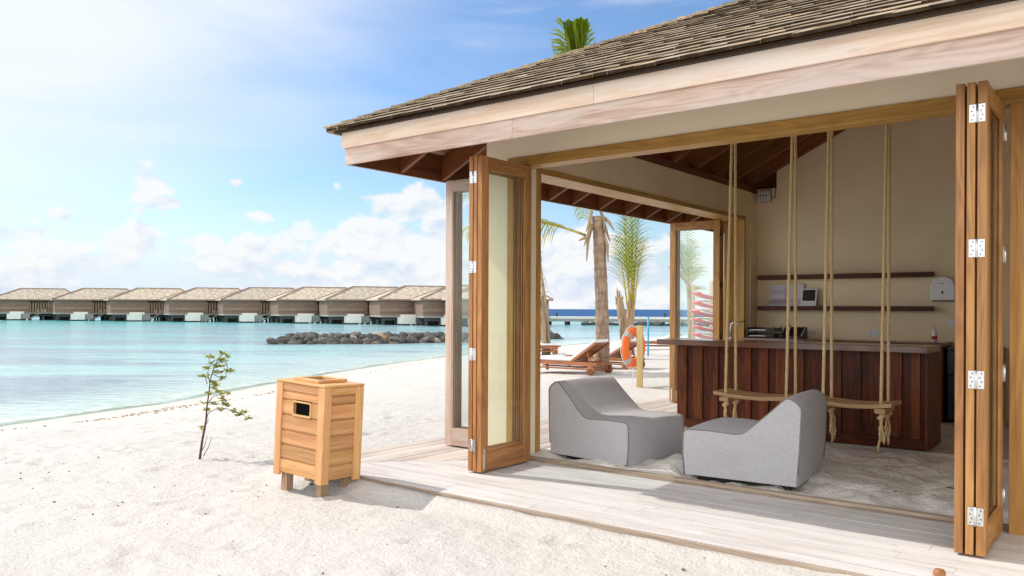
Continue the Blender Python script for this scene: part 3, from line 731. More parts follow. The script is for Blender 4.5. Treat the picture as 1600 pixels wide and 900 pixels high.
# right front stack
for i, (n0, t) in enumerate(((-.878, .044), (-.822, .042), (-.768, .048))):
    d = leaf((n0, 5.243, .014), Y, X, .685, t, DH, M['teak'])
    if i == 2:
        for z in HZ: hinge(d, (-.822, 5.243, 0), Y, X, .012, .092, z)
        for z in HZ:
            m = MB(); m.box(-.7195, -.7165, 5.885, 5.923, z - .05, z + .05); m.tube([(-.714, 5.929, z - .054), (-.714, 5.929, z + .054)], .0065, 8); m.build('hinge', M['steel'], d)
# side stacks
for i, n0 in enumerate((6.10, 6.152, 6.204)):
    leaf((-5.645, n0, .014), X, Y, .72, .044, DH, M['teak_worn'] if i == 0 else M['teak'])
for i, n0 in enumerate((11.09, 11.142, 11.194)):
    d = leaf((-5.68, n0, .014), X, Y, .79, .044, DH, M['teak'])
    if i == 0:
        for z in HZ:
            m = MB(); m.box(-4.888, -4.885, 11.10, 11.18, z - .05, z + .05); m.build('hinge', M['dark_metal'], d)
        q = MB(); q.box(-5.65, -5.632, 11.083, 11.09, .03, .21); q.build('bolt', M['steel'], d)

# ------------------------------------------------------------------ deck (mitred at the corner)
dk = MB(); GAP = .008; bwid = .137
y = 4.562; r = 0
def plank(poly, z0, z1, mb, tint=None, along='x'):
    n = len(poly); A = Vector(poly[0]); 
    vs = [Vector((p[0], p[1], z)) for z in (z0, z1) for p in poly]
    ru, rv = random.uniform(0, 40), random.uniform(0, 40)
    fs = [(3, 2, 1, 0), (4, 5, 6, 7)] + [(i, (i + 1) % 4, 4 + (i + 1) % 4, 4 + i) for i in range(4)]
    L = (lambda p: (p.x + ru, p.y + p.z + rv)) if along == 'x' else (lambda p: (p.y + ru, p.x + p.z + rv))
    mb.add(vs, fs, [[L(vs[k]) for k in f_] for f_ in fs], tint)
while y < 6.0:
    y1 = min(y + bwid, 6.001); x = -6.06 + (y - 4.54); xe = -6.06 + (y1 - 4.54); first = True
    while x < 3.0:
        x1 = 3.0 if x > 1.5 else x + random.uniform(1.5, 3.2)
        plank([(x, y), (x1 - .002, y), (x1 - .002, y1 - GAP), ((xe if first else x), y1 - GAP)], -.032, random.uniform(-.0015, .0015), dk, random.uniform(.35, .75)); x = x1; first = False
    y = y1; r += 1
deck = tag(dk.build('deck', M['deck'], None, bevel=.002), kind='structure')
dk = MB(); x = -6.062
while x < -4.74:
    x1 = min(x + bwid, -4.735); yb = 4.54 + (x + 6.06); ye = 4.54 + (x1 + 6.06); first = True; y = yb
    while y < 15:
        y1 = 15 if y > 13 else y + random.uniform(2.2, 4)
        plank([(x, y), (x1 - GAP, ye if first else y), (x1 - GAP, y1 - .002), (x, y1 - .002)], -.032, random.uniform(-.0015, .0015), dk, None, 'y'); y = y1; first = False
    x = x1
deck_s = tag(dk.build('deck_side', M['deck_grey'], None, bevel=.002), kind='structure')  # side boards toned greyer: their duller gloss at a glancing view is painted in
dk = MB(); dk.box(-6.06, 3.0, 4.536, 4.5595, -.075, -.004); dk.box(-6.0, -5.96, 4.7, 14.9, -.2, -.034); dk.box(-5.9, 3.0, 5.2, 5.24, -.2, -.034)
tag(dk.build('deck_edging', M['deck_edge'], None, bevel=.003), kind='structure')
# timber floor behind the counter
dk = MB(); y = 8.9
while y < 11.89:
    x = -4.64
    while x < .49:
        x1 = .49 if x > -.8 else x + random.uniform(1.2, 2.4); dk.box(x, x1 - .002, y, y + .115, -.04, random.uniform(-.003, .0)); x = x1
    y += .12
tag(dk.build('timber_floor', M['deck_grey'], None), kind='structure')
def infloor(X_, Y_):
    U_, V_ = X_, Y_; X0, Y0 = X_, Y_
    X_ = (X0 * .83 + Y0 * .56) + .16 * vnoise(X0, Y0, .5, 41) + .06 * vnoise(X0, Y0, .17, 43); Y_ = (-X0 * .56 + Y0 * .83) + .16 * vnoise(X0, Y0, .5, 42) + .06 * vnoise(X0, Y0, .17, 44)
    z = -.012 + .07 * vnoise(X_, Y_, .8, 21) + .085 * vnoise(X_, Y_, .27, 22) + .05 * vnoise(X_, Y_, .12, 23) + .01 * vnoise(X_, Y_, .055, 27)
    X_, Y_ = X0, Y0
    z = z + .085 * np.exp(-((X_ + 3.28) / .20) ** 2 - ((Y_ - 6.62) / .30) ** 2) + .03 * np.exp(-((X_ + 3.75) / .5) ** 2 - ((Y_ - 6.16) / .05) ** 2)
    k = np.clip((8.9 - Y_) / .25, 0, 1); z = z * k - .03 * (1 - k)
    k = np.clip((Y_ - 6.1) / .25, 0, 1)
    return np.maximum(z, -.05) * (.45 + .55 * k) - (1 - k) * .004
tag(grid_mesh('sand_floor', axis((-4.645, .495, .03)), axis((6.098, 8.92, .03)), infloor, M['sand_in'], attrs={'wet': lambda a, b: a * 0}), kind='structure')

def gz(x, y):
    X_ = np.array([[float(x)]]); Y_ = np.array([[float(y)]]); return float(ground_z(X_, Y_, sdf(X_, Y_))[0, 0])
# ------------------------------------------------------------------ reception
t = thing('reception_counter', 'dark red reception counter clad in upright boards behind the two rope swings', 'counter', (-3.1, 8.95, 0))
m = MB(); m.box(-4.60, -1.68, 8.65, 9.22, .985, 1.048); m.build('counter_top', M['mahogany_top'], t, bevel=.004)
m = MB(); x = -4.415
while x < -1.76:
    x1 = min(x + .150, -1.745); m.box(x, x1 - .042, 8.85, 8.873, .118, .983, axis=2); x += .196
m.box(-4.41, -1.72, 8.874, 8.90, .10, .983, tint=.05, axis=2)
m.build('front_board', M['mahogany'], t, bevel=.002)
m = MB(); m.box(-4.405, -1.735, 8.846, 8.872, .012, .115); m.build('plinth', M['mahogany'], t, bevel=.003)
m = MB(); m.box(-1.742, -1.718, 8.846, 9.50, .02, .983, axis=2); m.build('end_panel', M['mahogany'], t, bevel=.003)
m = MB(); m.box(-4.43, -4.416, 8.85, 9.50, .075, .983, axis=2); m.build('end_panel', M['mahogany'], t, bevel=.003)
m = MB(); m.box(-4.41, -1.745, 9.47, 9.50, .02, .90); m.build('back_panel', M['shelf'], t)

t = thing('back_counter', 'low dark work counter against the back wall behind the reception counter', 'counter', (-3.3, 11.6, 0))
m = MB(); m.box(-4.63, -2.02, 11.28, 11.895, .945, 1.0); m.build('counter_top', M['mahogany_top'], t, bevel=.003)
m = MB(); m.box(-4.62, -2.05, 11.34, 11.89, .0, .943); m.build('cabinet', M['black_plastic'], t)
m = MB(); m.box(-2.048, -2.022, 11.30, 11.89, .0, .943); m.build('end_panel', M['shelf'], t, bevel=.002)

t = thing('small_fridge', 'small dark grey two-door fridge at the end of the back counter', 'fridge', (-1.7, 11.6, 0))
m = MB(); m.box(-1.985, -1.43, 11.40, 11.885, .02, .90); m.build('cabinet', M['fridge'], t, bevel=.006)
m = MB(); m.box(-1.985, -1.43, 11.345, 11.396, .60, .90); m.build('freezer_door', M['fridge'], t, bevel=.008)
m = MB(); m.box(-1.985, -1.43, 11.345, 11.396, .06, .585); m.build('door', M['fridge'], t, bevel=.008)
m = MB(); m.box(-1.99, -1.425, 11.36, 11.89, .902, .945); m.build('lid', M['black_plastic'], t, bevel=.004)

def shelf(z0, z1, lab):
    s = MB(); s.box(-4.567, -2.235, 11.70, 11.897, z0, z1); return tag(s.build('wall_shelf', M['shelf'], None, bevel=.003), lab, 'shelf', 'floating shelves on the back wall')
shelf(1.845, 1.908, 'upper dark floating shelf, empty, high on the cream back wall')
shelf(1.395, 1.458, 'lower dark floating shelf carrying the printed sheets and the white tablet')
def sheet(name, x0, x1, z0, z1, y, m, lab, cat, lean=.05):
    b = MB(); c = []
    for xx in (x0, x1):
        for dy in (0, .004):
            for zz in (z0, z1): c.append((xx, y + dy + (lean if zz == z1 else 0), zz))
    b.hexa(c); 
    b.uv = [[((b.v[k][0] - x0) / (x1 - x0), (b.v[k][2] - z0) / (z1 - z0)) for k in f_] for f_ in b.f]
    return tag(b.build(name, m, None), lab, cat)
sheet('printed_sheet', -4.43, -4.20, 1.459, 1.768, 11.82, M['print1'], 'printed photo sheet leaning on the lower shelf, the leftmost one', 'leaflet')
sheet('printed_sheet', -4.19, -3.935, 1.459, 1.775, 11.81, M['print2'], 'pale lilac printed sheet on the lower shelf next to the white tablet', 'leaflet')
t = thing('desk_tablet', 'white framed tablet with a dark calendar screen on the lower shelf', 'tablet', (-3.85, 11.79, 1.459))
m = MB(); c = [(xx, 11.775 + dy + (.055 if zz > 1.6 else 0), zz) for xx in (-3.955, -3.735) for dy in (0, .018) for zz in (1.459, 1.708)]; m.hexa(c); m.build('frame', M['white_plastic'], t, bevel=.003)
m = MB(); k0, k1 = .30, .93
m.add([(-3.935, 11.773 + .055 * k0, 1.459 + .249 * k0), (-3.755, 11.773 + .055 * k0, 1.459 + .249 * k0), (-3.755, 11.773 + .055 * k1, 1.459 + .249 * k1), (-3.935, 11.773 + .055 * k1, 1.459 + .249 * k1)], [(0, 1, 2, 3)], [[(0, 0), (1, 0), (1, 1), (0, 1)]])
m.build('screen', M['screen'], t)

t = thing('paper_dispenser', 'white round-topped paper dispenser fixed to the back wall beside the shelves', 'dispenser', (-2.13, 11.89, 1.53))
prof = [(-.145, 1.55), (-.14, 1.535), (.14, 1.535), (.145, 1.55), (.148, 1.70)] + [(.148 * math.cos(R(a)), 1.70 + .148 * math.sin(R(a))) for a in range(15, 180, 15)] + [(-.148, 1.70)]
XZ = lambda y_: Matrix(((1, 0, 0, -2.12), (0, 0, 1, y_), (0, 1, 0, 0), (0, 0, 0, 1)))
m = MB(); m.prism(prof, 0, .115, XZ(11.782)); m.build('cover', M['white_plastic'], t, bevel=.014)
m = MB(); m.prism([(x_ * .06, 1.64 + z_ * .1) for x_, z_ in ((-.16, -.18), (.16, -.18), (.22, 0), (.16, .18), (-.16, .18), (-.22, 0))], 0, .004, XZ(11.777)); m.build('window', M['black_plastic'], t)
m = MB(); m.box(-2.165, -2.105, 11.7785, 11.782, 1.752, 1.758); m.build('maker_mark', M['dark_metal'], t)
m = MB(); m.box(-2.24, -2.0, 11.80, 11.88, 1.522, 1.534); m.build('paper_slot', M['dark_metal'], t)

t = thing('desk_phone', 'black desk phone standing on the back counter below the lower shelf', 'phone', (-3.98, 11.5, 1.0))
m = MB(); m.prism([(11.38, 1.001), (11.62, 1.001), (11.62, 1.15), (11.585, 1.16), (11.38, 1.03)], -4.02, -3.80, Matrix(((0, 0, 1, 0), (1, 0, 0, 0), (0, 1, 0, 0), (0, 0, 0, 1)))); m.build('base', M['black_plastic'], t, bevel=.006)
m = MB(); m.tube([(-4.065, 11.40, 1.06), (-4.065, 11.43, 1.09), (-4.065, 11.56, 1.175), (-4.065, 11.6, 1.18)], [.03, .02, .02, .032], 10); m.build('handset', M['black_plastic'], t)
m = MB()
for i in range(4): m.box(-3.822, -3.808, 11.40 + i * .045, 11.43 + i * .045, 1.042 + i * .027, 1.055 + i * .028)
m.build('keys', M['white_plastic'], t)

t = thing('paper_tray', 'black two-tier paper tray on the left end of the back counter', 'tray', (-4.4, 11.55, 1.0))
for z in (1.012, 1.095):
    m = MB(); m.box(-4.60, -4.20, 11.40, 11.72, z, z + .008); m.box(-4.60, -4.592, 11.40, 11.72, z + .008, z + .05); m.box(-4.208, -4.20, 11.40, 11.72, z + .008, z + .05); m.box(-4.59, -4.21, 11.712, 11.72, z + .008, z + .05)
    for xx in (-4.60, -4.21):
        m.box(xx, xx + .01, 11.41, 11.42, z + .05, z + .083); m.box(xx, xx + .01, 11.70, 11.71, z + .05, z + .083)
    p = m.build('tray', M['black_plastic'], t)
    m = MB(); m.box(-4.57, -4.33, 11.408, 11.70, z + .010, z + .022); m.build('paper', M['white'], p)
m = MB(); m.lathe([(.02, 0), (.055, .012), (.062, .045), (.058, .045), (.05, .016), (.0, .012)], Matrix.Translation((-4.09, 11.45, 1.001)), 16)
tag(m.build('small_bowl', M['fridge'], None), 'small dark bowl on the back counter between the paper tray and the phone', 'bowl')
t = thing('water_bottle', 'clear plastic bottle with a red label at the right end of the back counter', 'bottle', (-2.2, 11.6, 1.0))
m = MB(); m.lathe([(.031, 0), (.033, .01), (.033, .13), (.028, .15), (.012, .175), (.012, .19)], Matrix.Translation((-2.17, 11.55, 1.001)), 16); m.build('body', M['white_plastic'], t)
m = MB(); m.lathe([(.0337, .03), (.0337, .075)], Matrix.Translation((-2.17, 11.55, 1.001)), 16); m.build('label', plain('red', (.5, .03, .05)), t)
m = MB(); m.lathe([(.013, 0), (.013, .018)], Matrix.Translation((-2.17, 11.55, 1.192)), 12); m.build('cap', M['white'], t)

def socket(x, z, w_, lab, y=11.897, holes=2):
    t = thing('wall_socket', lab, 'socket', (x, y, z), 0, 'electrical plates on the back wall')
    m = MB(); m.box(x - w_ / 2, x + w_ / 2, y - .010, y, z - .043, z + .043); m.build('plate', M['white_plastic'], t, bevel=.003)
    if holes:
        m = MB()
        for k in range(holes):
            cx = x + (k - (holes - 1) / 2) * .075
            for dx, dz in ((0, .012), (-.013, -.010), (.013, -.010)): m.box(cx + dx - .004, cx + dx + .004, y - .012, y - .0105, z + dz - .005, z + dz + .005)
        m.build('pin_holes', M['black_plastic'], t)
    else:
        m = MB(); m.box(x - .012, x + .012, y - .014, y - .0105, z - .018, z + .018); m.build('rocker', M['white'], t)
socket(-2.99, 1.083, .155, 'white double power socket on the back wall between the two swings')
socket(-3.87, 1.075, .155, 'pale double power socket on the back wall behind the desk phone')
socket(-2.03, 1.24, .10, 'white light switch on the back wall under the paper dispenser', holes=0)

t = thing('bulkhead_light', 'round glass bulkhead light high in the corner of the back wall', 'light', (-4.52, 11.88, 3.1))
m = MB(); m.box(-4.60, -4.42, 11.862, 11.896, 3.0, 3.19); m.build('back_plate', M['greyband'], t, bevel=.006)
m = MB(); m.prism([(-.085, 3.02), (.085, 3.02), (.08, 3.15), (.06, 3.172), (-.06, 3.172), (-.08, 3.15)], 0, .07, Matrix(((1, 0, 0, -4.51), (0, 0, 1, 11.79), (0, 1, 0, 0), (0, 0, 0, 1)))); m.build('glass_cover', M['white_plastic'], t, bevel=.012)
m = MB()
for xx in (-4.55, -4.51, -4.47): m.tube([(xx, 11.783, 3.02), (xx, 11.783, 3.17)], .0035, 6)
m.tube([(-4.60, 11.785, 3.095), (-4.43, 11.785, 3.095)], .004, 6); m.tube([(-4.42, 11.87, 3.06), (-4.37, 11.87, 3.06), (-4.36, 11.87, 3.2)], .006, 6)
m.build('guard', M['dark_metal'], t)
t = thing('sink_tap', 'slim curved metal tap on the reception counter beside the first swing rope', 'tap', (-3.86, 9.08, 1.048))
m = MB(); m.tube([(-3.86, 9.08, 1.048), (-3.86, 9.08, 1.19), (-3.85, 9.08, 1.235), (-3.81, 9.08, 1.255), (-3.77, 9.08, 1.24), (-3.76, 9.08, 1.215)], .011, 10); m.build('spout', M['steel'], t)
m = MB(); m.lathe([(.022, 0), (.022, .03)], Matrix.Translation((-3.86, 9.08, 1.049)), 14); m.build('base', M['steel'], t)
m = MB(); m.tube([(-3.84, 9.1, 1.24), (-3.72, 9.18, 1.27)], [.004, .006], 8); m.build('lever', M['dark_metal'], t)

# ------------------------------------------------------------------ rope swings
def rope_mesh(L, r=.0078):
    m = MB(); n = int(L / .011); ph = 2 * math.pi / .085
    for s_ in range(3):
        m.tube([(math.cos(ph * z + s_ * 2.094) * r * 1.05, math.sin(ph * z + s_ * 2.094) * r * 1.05, z) for z in np.linspace(0, L, n)], r, 6, tint=s_ * .3)
    return m
swings = []
def swing(x0, x1, y, z, lab):
    t = thing('rope_swing', lab, 'swing', (0, 0, 0), 0, 'rope swings in front of the counter'); cx = (x0 + x1) / 2
    t.location = (cx, y, z); ORG[t.name] = Vector((cx, y, z))
    L = (x1 - x0) / 2; st = MB()
    for k, (y0, y1) in enumerate(((-.19, -.105), (-.098, -.005), (.002, .095), (.102, .19))):      # four dished slats
        n = 10
        for i in range(n):
            a, b = -L + 2 * L * i / n, -L + 2 * L * (i + 1) / n
            za, zb = .030 * (a / L) ** 2, .030 * (b / L) ** 2
            ru = 0
            c = [(cx + xx, y + yy, z + zz + hh) for xx, zz in ((a, za), (b, zb)) for yy in (y0, y1) for hh in (-.034, 0)]
            o = len(st.f); st.hexa(c, tint=.2 + k * .2, axis=0)
            for q in range(o, len(st.f)): st.uv[q] = [(st.v[v][0], st.v[v][1] + st.v[v][2] + k * 3.3) for v in st.f[q]]
    st.build('seat', M['ropewood'], t)
    for xx in (x0 + .10, x1 - .10):
        c = MB(); c.box(xx - .045, xx + .045, y - .175, y + .175, z - .068, z - .026); c.build('cleat', M['ropewood'], t, bevel=.003)
        for yy in (-.13, .13):
            b = Vector((xx, y + yy, z - .07)); tp = Vector((xx + .02, y + yy * .28, 3.33)); d = tp - b; L2 = d.length
            rm = rope_mesh(L2); q = d.to_track_quat('Z', 'Y').to_matrix().to_4x4(); Mx = Matrix.Translation(b) @ q
            rm.v = [tuple(Mx @ Vector(p)) for p in rm.v]
            o = rm.build('rope', M['rope'], t)
            fr = MB()                                     # knot and frayed tail
            fr.tube([b + Vector((.0, 0, .0)), b + Vector((.012, .01, -.02)), b + Vector((-.01, 0, -.045)), b + Vector((.008, -.01, -.06))], [.02, .026, .026, .014], 9)
            for s_ in range(4):
                p = b + Vector((random.uniform(-.016, .016), random.uniform(-.016, .016), -.05)); pts = [p]; ln = random.uniform(.18, .30)
                for i in range(7): p = p + Vector((random.uniform(-.012, .012), random.uniform(-.012, .012), -ln / 7)); pts.append(p)
                fr.tube(pts, [.010] * 6 + [.013, .005], 6)
            fr.build('frayed_tail', M['rope'], o)
    return t
swing(-3.405, -2.60, 7.78, .565, 'rope swing with dished wooden seat nearer the beach, left of the right lounge chair')
swing(-2.46, -1.76, 7.78, .560, 'rope swing right of the lounge chairs, frayed rope tails hanging in full view')

# ------------------------------------------------------------------ lounge chairs
def chair_parts():
    prof = [(0.015, .012), (0.0, .20), (.004, .362), (.018, .382), (.05, .392), (.24, .394), (.43, .384), (.485, .388), (.53, .408), (.60, .468), (.70, .560), (.79, .645), (.835, .688), (.862, .700),
            (.89, .697), (.935, .668), (.965, .632), (.968, .60), (.956, .30), (.935, .012)]
    return prof
def lounge_chair(loc, rz, lab, width=.92):
    t = thing('lounge_chair', lab, 'lounge chair', loc, rz, 'grey upholstered lounge chairs')
    prof = chair_parts(); n = len(prof); ring = 11
    me = MB(); vs = []; uvs = []
    ws = [0, .012, .035, .12, .3, .5, .7, .88, .965, .988, 1.0]
    cum = [0]
    for i in range(1, n): cum.append(cum[-1] + math.hypot(prof[i][0] - prof[i - 1][0], prof[i][1] - prof[i - 1][1]))
    cx_, cz_ = .5, .3
    for j, k in enumerate(ws):
        e = min(k, 1 - k); ins = .022 if e == 0 else .006 if e < .013 else 0.0 if e < .05 else -.0
        crown = .014 * math.sin(math.pi * k) ** .6
        for i, (l, z) in enumerate(prof):
            dl, dz = l - cx_, z - cz_; sc_ = 1 - ins * .9
            zz = cz_ + dz * sc_; ll = cx_ + dl * sc_
            if 3 <= i <= 14: zz += crown * (1.3 if 4 < i < 8 else 1); 
            yk = k * width
            if i in (0, n - 1): yk = width * (.5 + (k - .5) * .985)
            if i > 9: yk = width * (.5 + (k - .5) * (1 - .035 * (z / .7)))
            vs.append((ll, yk, max(zz, .012)))
    fs = []; uv = []
    for j in range(len(ws) - 1):
        for i in range(n - 1):
            fs.append((j * n + i, j * n + i + 1, (j + 1) * n + i + 1, (j + 1) * n + i))
            uv.append([(cum[i], ws[j] * width), (cum[i + 1], ws[j] * width), (cum[i + 1], ws[j + 1] * width), (cum[i], ws[j + 1] * width)])
    me.add(vs, fs, uv, .5, True)
    # side panels, slightly pillowed: inner ring then fill
    for j, sgn in ((0, -1), (len(ws) - 1, 1)):
        base = [vs[j * n + i] for i in range(n)]; f_ = tuple(range(n)) if sgn > 0 else tuple(reversed(range(n)))
        me.add(base, [f_], [[(base[k][0], base[k][2]) for k in f_]], .5, False)
    fs = [tuple((j * n + 0) for j in range(len(ws))) + tuple(j * n + n - 1 for j in reversed(range(len(ws))))]
    me.add(vs, fs, None, .5)
    up = me.build('upholstery', M['fabric'], t, local=True)
    for sgn in (0, 1):
        p = MB(); pts = []
        for i, (l, z) in enumerate(prof):
            k = .004 if sgn == 0 else .996; yk = k * width
            if i > 9: yk = width * (.5 + (k - .5) * (1 - .035 * (z / .7)))
            pts.append((cx_ + (l - cx_) * .999, yk, max(.016, cz_ + (z - cz_) * .996 + .001)))
        fine = []
        for a, b in zip(pts[:-1], pts[1:]): fine += [Vector(a).lerp(Vector(b), q / 3) for q in range(3)]
        p.tube(fine, .0055, 6); p.build('piping', M['piping'], t, local=True)
    f = MB(); f.box(.10, .86, .10, width - .10, -.035, .0125); f.build('base', M['black_plastic'], t, local=True)
    return t
lounge_chair((-3.488, 7.12, .004), R(172.6), 'grey lounge chair facing right beside the left glass door, sunlight streaks on its back', .87)
lounge_chair((-3.085, 6.262, .004), R(5.2), 'grey lounge chair facing left in front of the swings, its back towards the right door')

# ------------------------------------------------------------------ litter bin
t = thing('litter_bin', 'slatted cedar litter bin with square black hole on the sand beside the deck', 'bin', (-5.40, 4.28, -.032))
t.rotation_euler = (R(-1.3), R(2.0), 0)
BW, BD, z0, z1 = .308, .203, .075, .812
ln = MB()
ln.box(-BW + .04, BW - .04, -BD + .035, BD - .035, z0 + .01, z1 - .01, tint=0); ln.build('liner', M['matte_black'], t, local=True)
for sx in (-1, 1):
    for sy in (-1, 1):
        p = MB()
        # corner posts as an L of two boards
        p.prism([(sx * BW, sy * BD), (sx * (BW - .078), sy * BD), (sx * (BW - .078), sy * (BD - .024)), (sx * (BW - .024), sy * (BD - .024)), (sx * (BW - .024), sy * (BD - .078)), (sx * BW, sy * (BD - .078))], z0 - .028, z1 - .002)
        for q in range(len(p.f)): p.uv[q] = [(p.v[k][2] + sx, p.v[k][0] + p.v[k][1] + sy) for k in p.f[q]]
        p.build('corner_post', M['cedar_post'], t, bevel=.004, local=True)
        l_ = MB(); l_.box(sx * (BW - .085) - .035, sx * (BW - .085) + .035, sy * (BD - .085) - .035, sy * (BD - .085) + .035, -.10, z0, axis=2); l_.build('leg', M['dead'], t, bevel=.004, local=True)
ZS = [z0 + (z1 - z0) * q for q in (0, .165, .325, .485, .655, .825, .915, 1.0)]
def slat_side(ax, sgn):
    s = MB(); n = 7; half = (BW if ax == 'x' else BD) - .079
    for i in range(n):
        a, b_ = ZS[i], ZS[i + 1]; top = (i == n - 1)
        for d0, d1, lo, hi in ((.010, .026, a, b_ - .016), (.022, .034, b_ - .022, b_ + .006)):
            if top and d0 > .015: continue
            if top: hi = z1 - .004
            segs = [(-half, half)]
            if ax == 'x' and sgn < 0 and i == 4: segs = [(-half, -.085), (.125, half)]
            for s0, s1 in segs:
                tn = random.random() if d0 < .015 else .1
                if ax == 'x': y_ = sorted((sgn * (BD - d0), sgn * (BD - d1))); s.box(s0, s1, y_[0], y_[1], lo, hi, tint=tn)
                else: x_ = sorted((sgn * (BW - d0), sgn * (BW - d1))); s.box(x_[0], x_[1], s0, s1, lo, hi, tint=tn, axis=1)
    return s.build('slats', M['cedar'], t, bevel=.003, local=True)
slat_side('x', -1); slat_side('x', 1); slat_side('y', -1); slat_side('y', 1)
# rubbish hole: rim, and a black sheet painted in for the dark inside
zc = (ZS[4] + ZS[5]) / 2 - .008
rm = MB(); a_, b_, y_ = .105, .050, -BD + .006
def rr(hx, hz, r_): return [(.02 + cx * (hx - r_) + r_ * math.cos(R(th)), zc + cz * (hz - r_) + r_ * math.sin(R(th))) for cx, cz, t0 in ((1, 1, 0), (-1, 1, 90), (-1, -1, 180), (1, -1, 270)) for th in (t0, t0 + 30, t0 + 60, t0 + 90)]
o_, i_ = rr(a_ + .012, b_ + .012, .018), rr(a_, b_, .012); N_ = len(o_)
vs = [(x, y_, z) for x, z in o_] + [(x, y_, z) for x, z in i_] + [(x, y_ + .05, z) for x, z in i_] + [(x, y_ + .02, z) for x, z in o_]
fs = []
for k in range(N_):
    k2 = (k + 1) % N_; fs += [(k, k2, N_ + k2, N_ + k), (N_ + k, N_ + k2, 2 * N_ + k2, 2 * N_ + k), (3 * N_ + k, 3 * N_ + k2, k2, k)]
rm.add(vs, fs); op = rm.build('opening_rim', M['cedar_post'], t, local=True)
rm = MB(); rm.add([(x, y_ + .048, z) for x, z in i_], [tuple(range(N_))]); rm.build('opening_dark', M['matte_black'], t, local=True)
l_ = MB(); l_.box(-BW - .003, BW + .003, -BD - .003, BD + .003, z1, z1 + .018); l_.build('top', M['cedar_post'], t, bevel=.004, local=True)
l_ = MB()
for (x0, x1, y0, y1) in ((-.16, .16, -.15, -.105), (-.16, .16, .105, .15), (-.16, -.115, -.104, .104), (.115, .16, -.104, .104)): l_.box(x0, x1, y0, y1, z1 + .0185, z1 + .045)
l_.build('lid_frame', M['cedar_post'], t, bevel=.006, local=True)
l_ = MB(); l_.box(-.114, .114, -.104, .104, z1 + .0186, z1 + .024); l_.build('ash_tray', M['black_plastic'], t, local=True)
# ------------------------------------------------------------------ plants
CX, HY, FPX = 800.0, 482.5, 1270.0
def at(px, py, d):
    """the place that stands d metres out from the viewpoint in the compass direction and height of a photo point"""
    fw = Vector((math.cos(R(128.1)), math.sin(R(128.1)), 0)); rt = Vector((math.sin(R(128.1)), -math.cos(R(128.1)), 0))
    hy = HY + (px - CX) * math.tan(R(.26))
    return Vector((0, 0, 1.4)) + fw * d + rt * ((px - CX) / FPX * d) + Vector((0, 0, (hy - py) / FPX * d))
t = thing('beach_sapling', 'spindly young shrub with yellow-green leaf tufts planted in open sand', 'sapling', (-7.54, 4.54, gz(-7.54, 4.54)))
def S(x, y, dd=0): return at(280 + x / 5, 540 + y / 5, 8.22 + dd)
st = MB()
main = [(163, 872), (185, 740), (213, 590), (220, 480), (235, 370), (245, 270), (270, 180), (300, 120), (345, 65)]
pts = [S(x, y, .03 * math.sin(i)) for i, (x, y) in enumerate(main)]; pts[0] = Vector((pts[0].x, pts[0].y, -.16))
st.tube(pts, [.013, .0115, .010, .008, .0065, .0055, .0045, .003, .002], 8)
br = [[(215, 560), (240, 520), (300, 490), (370, 490), (430, 520), (500, 540), (545, 570)], [(230, 450), (270, 395), (330, 380), (360, 430), (390, 465)], [(240, 290), (225, 210), (245, 140), (230, 90)], [(222, 300), (205, 245), (170, 235)],
      [(260, 220), (320, 250), (365, 245), (375, 185), (405, 200)], [(290, 140), (350, 110), (375, 80)], [(365, 130), (385, 180), (380, 205)], [(200, 640), (230, 590), (225, 540)], [(170, 840), (205, 780), (225, 700)], [(195, 860), (235, 790), (260, 710)], [(250, 300), (280, 320), (300, 350)]]
for k, b in enumerate(br):
    dv = random.uniform(-.16, .16)
    st.tube([S(x, y, dv * (i / (len(b) - 1))) for i, (x, y) in enumerate(b)], np.linspace(.0045, .0018, len(b)), 6)
st.build('stem', M['stem'], t)
lf = MB()
def leafblade(mb, p, d, L, W_, tint, cup=.15):
    d = d.normalized(); s_ = d.cross(Vector((random.uniform(-.3, .3), random.uniform(-.3, .3), 1))).normalized(); n = s_.cross(d).normalized()
    a = p; vs = [a, a + d * L * .35 + s_ * W_ * .42 + n * L * cup * .2, a + d * L * .35 - s_ * W_ * .42 + n * L * cup * .2, a + d * L * .72 + s_ * W_ * .46, a + d * L * .72 - s_ * W_ * .46, a + d * L - n * L * cup, a + d * L * .37 - n * L * .03, a + d * L * .73 - n * L * .06]
    mb.add(vs, [(0, 6, 1), (0, 2, 6), (1, 6, 7, 3), (6, 2, 4, 7), (3, 7, 5), (7, 4, 5)], None, tint, True)
cl = [(230, 90, 22), (265, 100, 12), (345, 68, 16), (372, 82, 14), (320, 115, 26), (355, 125, 18), (250, 137, 12), (222, 178, 26), (300, 165, 26), (335, 165, 20), (295, 210, 24), (325, 212, 16), (172, 238, 16), (203, 245, 20), (375, 203, 16), (405, 203, 14), (345, 258, 26), (265, 290, 18), (298, 310, 26), (270, 335, 22), (240, 370, 16),
      (313, 362, 20), (342, 380, 16), (382, 378, 16), (325, 412, 22), (347, 430, 14), (275, 457, 26), (365, 462, 30), (385, 468, 16), (218, 505, 20), (330, 505, 18), (432, 515, 22), (470, 545, 22), (487, 532, 14), (513, 520, 18), (545, 570, 20), (188, 640, 12), (182, 660, 8), (198, 450, 8)]
for x, y, r_ in cl:
    c = S(x, y, random.uniform(-.12, .12))
    for k in range(int(r_ * .62) + 4):
        a = random.uniform(0, 6.28); e = random.uniform(-.2, .8); d = Vector((math.cos(a) * math.cos(e), math.sin(a) * math.cos(e), math.sin(e)))
        leafblade(lf, c + Vector((random.uniform(-1, 1), random.uniform(-1, 1), random.uniform(-1, 1))) * r_ / 5 * .0025, d, random.uniform(.038, .062), random.uniform(.020, .031), random.random())
lf.build('leaves', M['bush_leaf'], t)

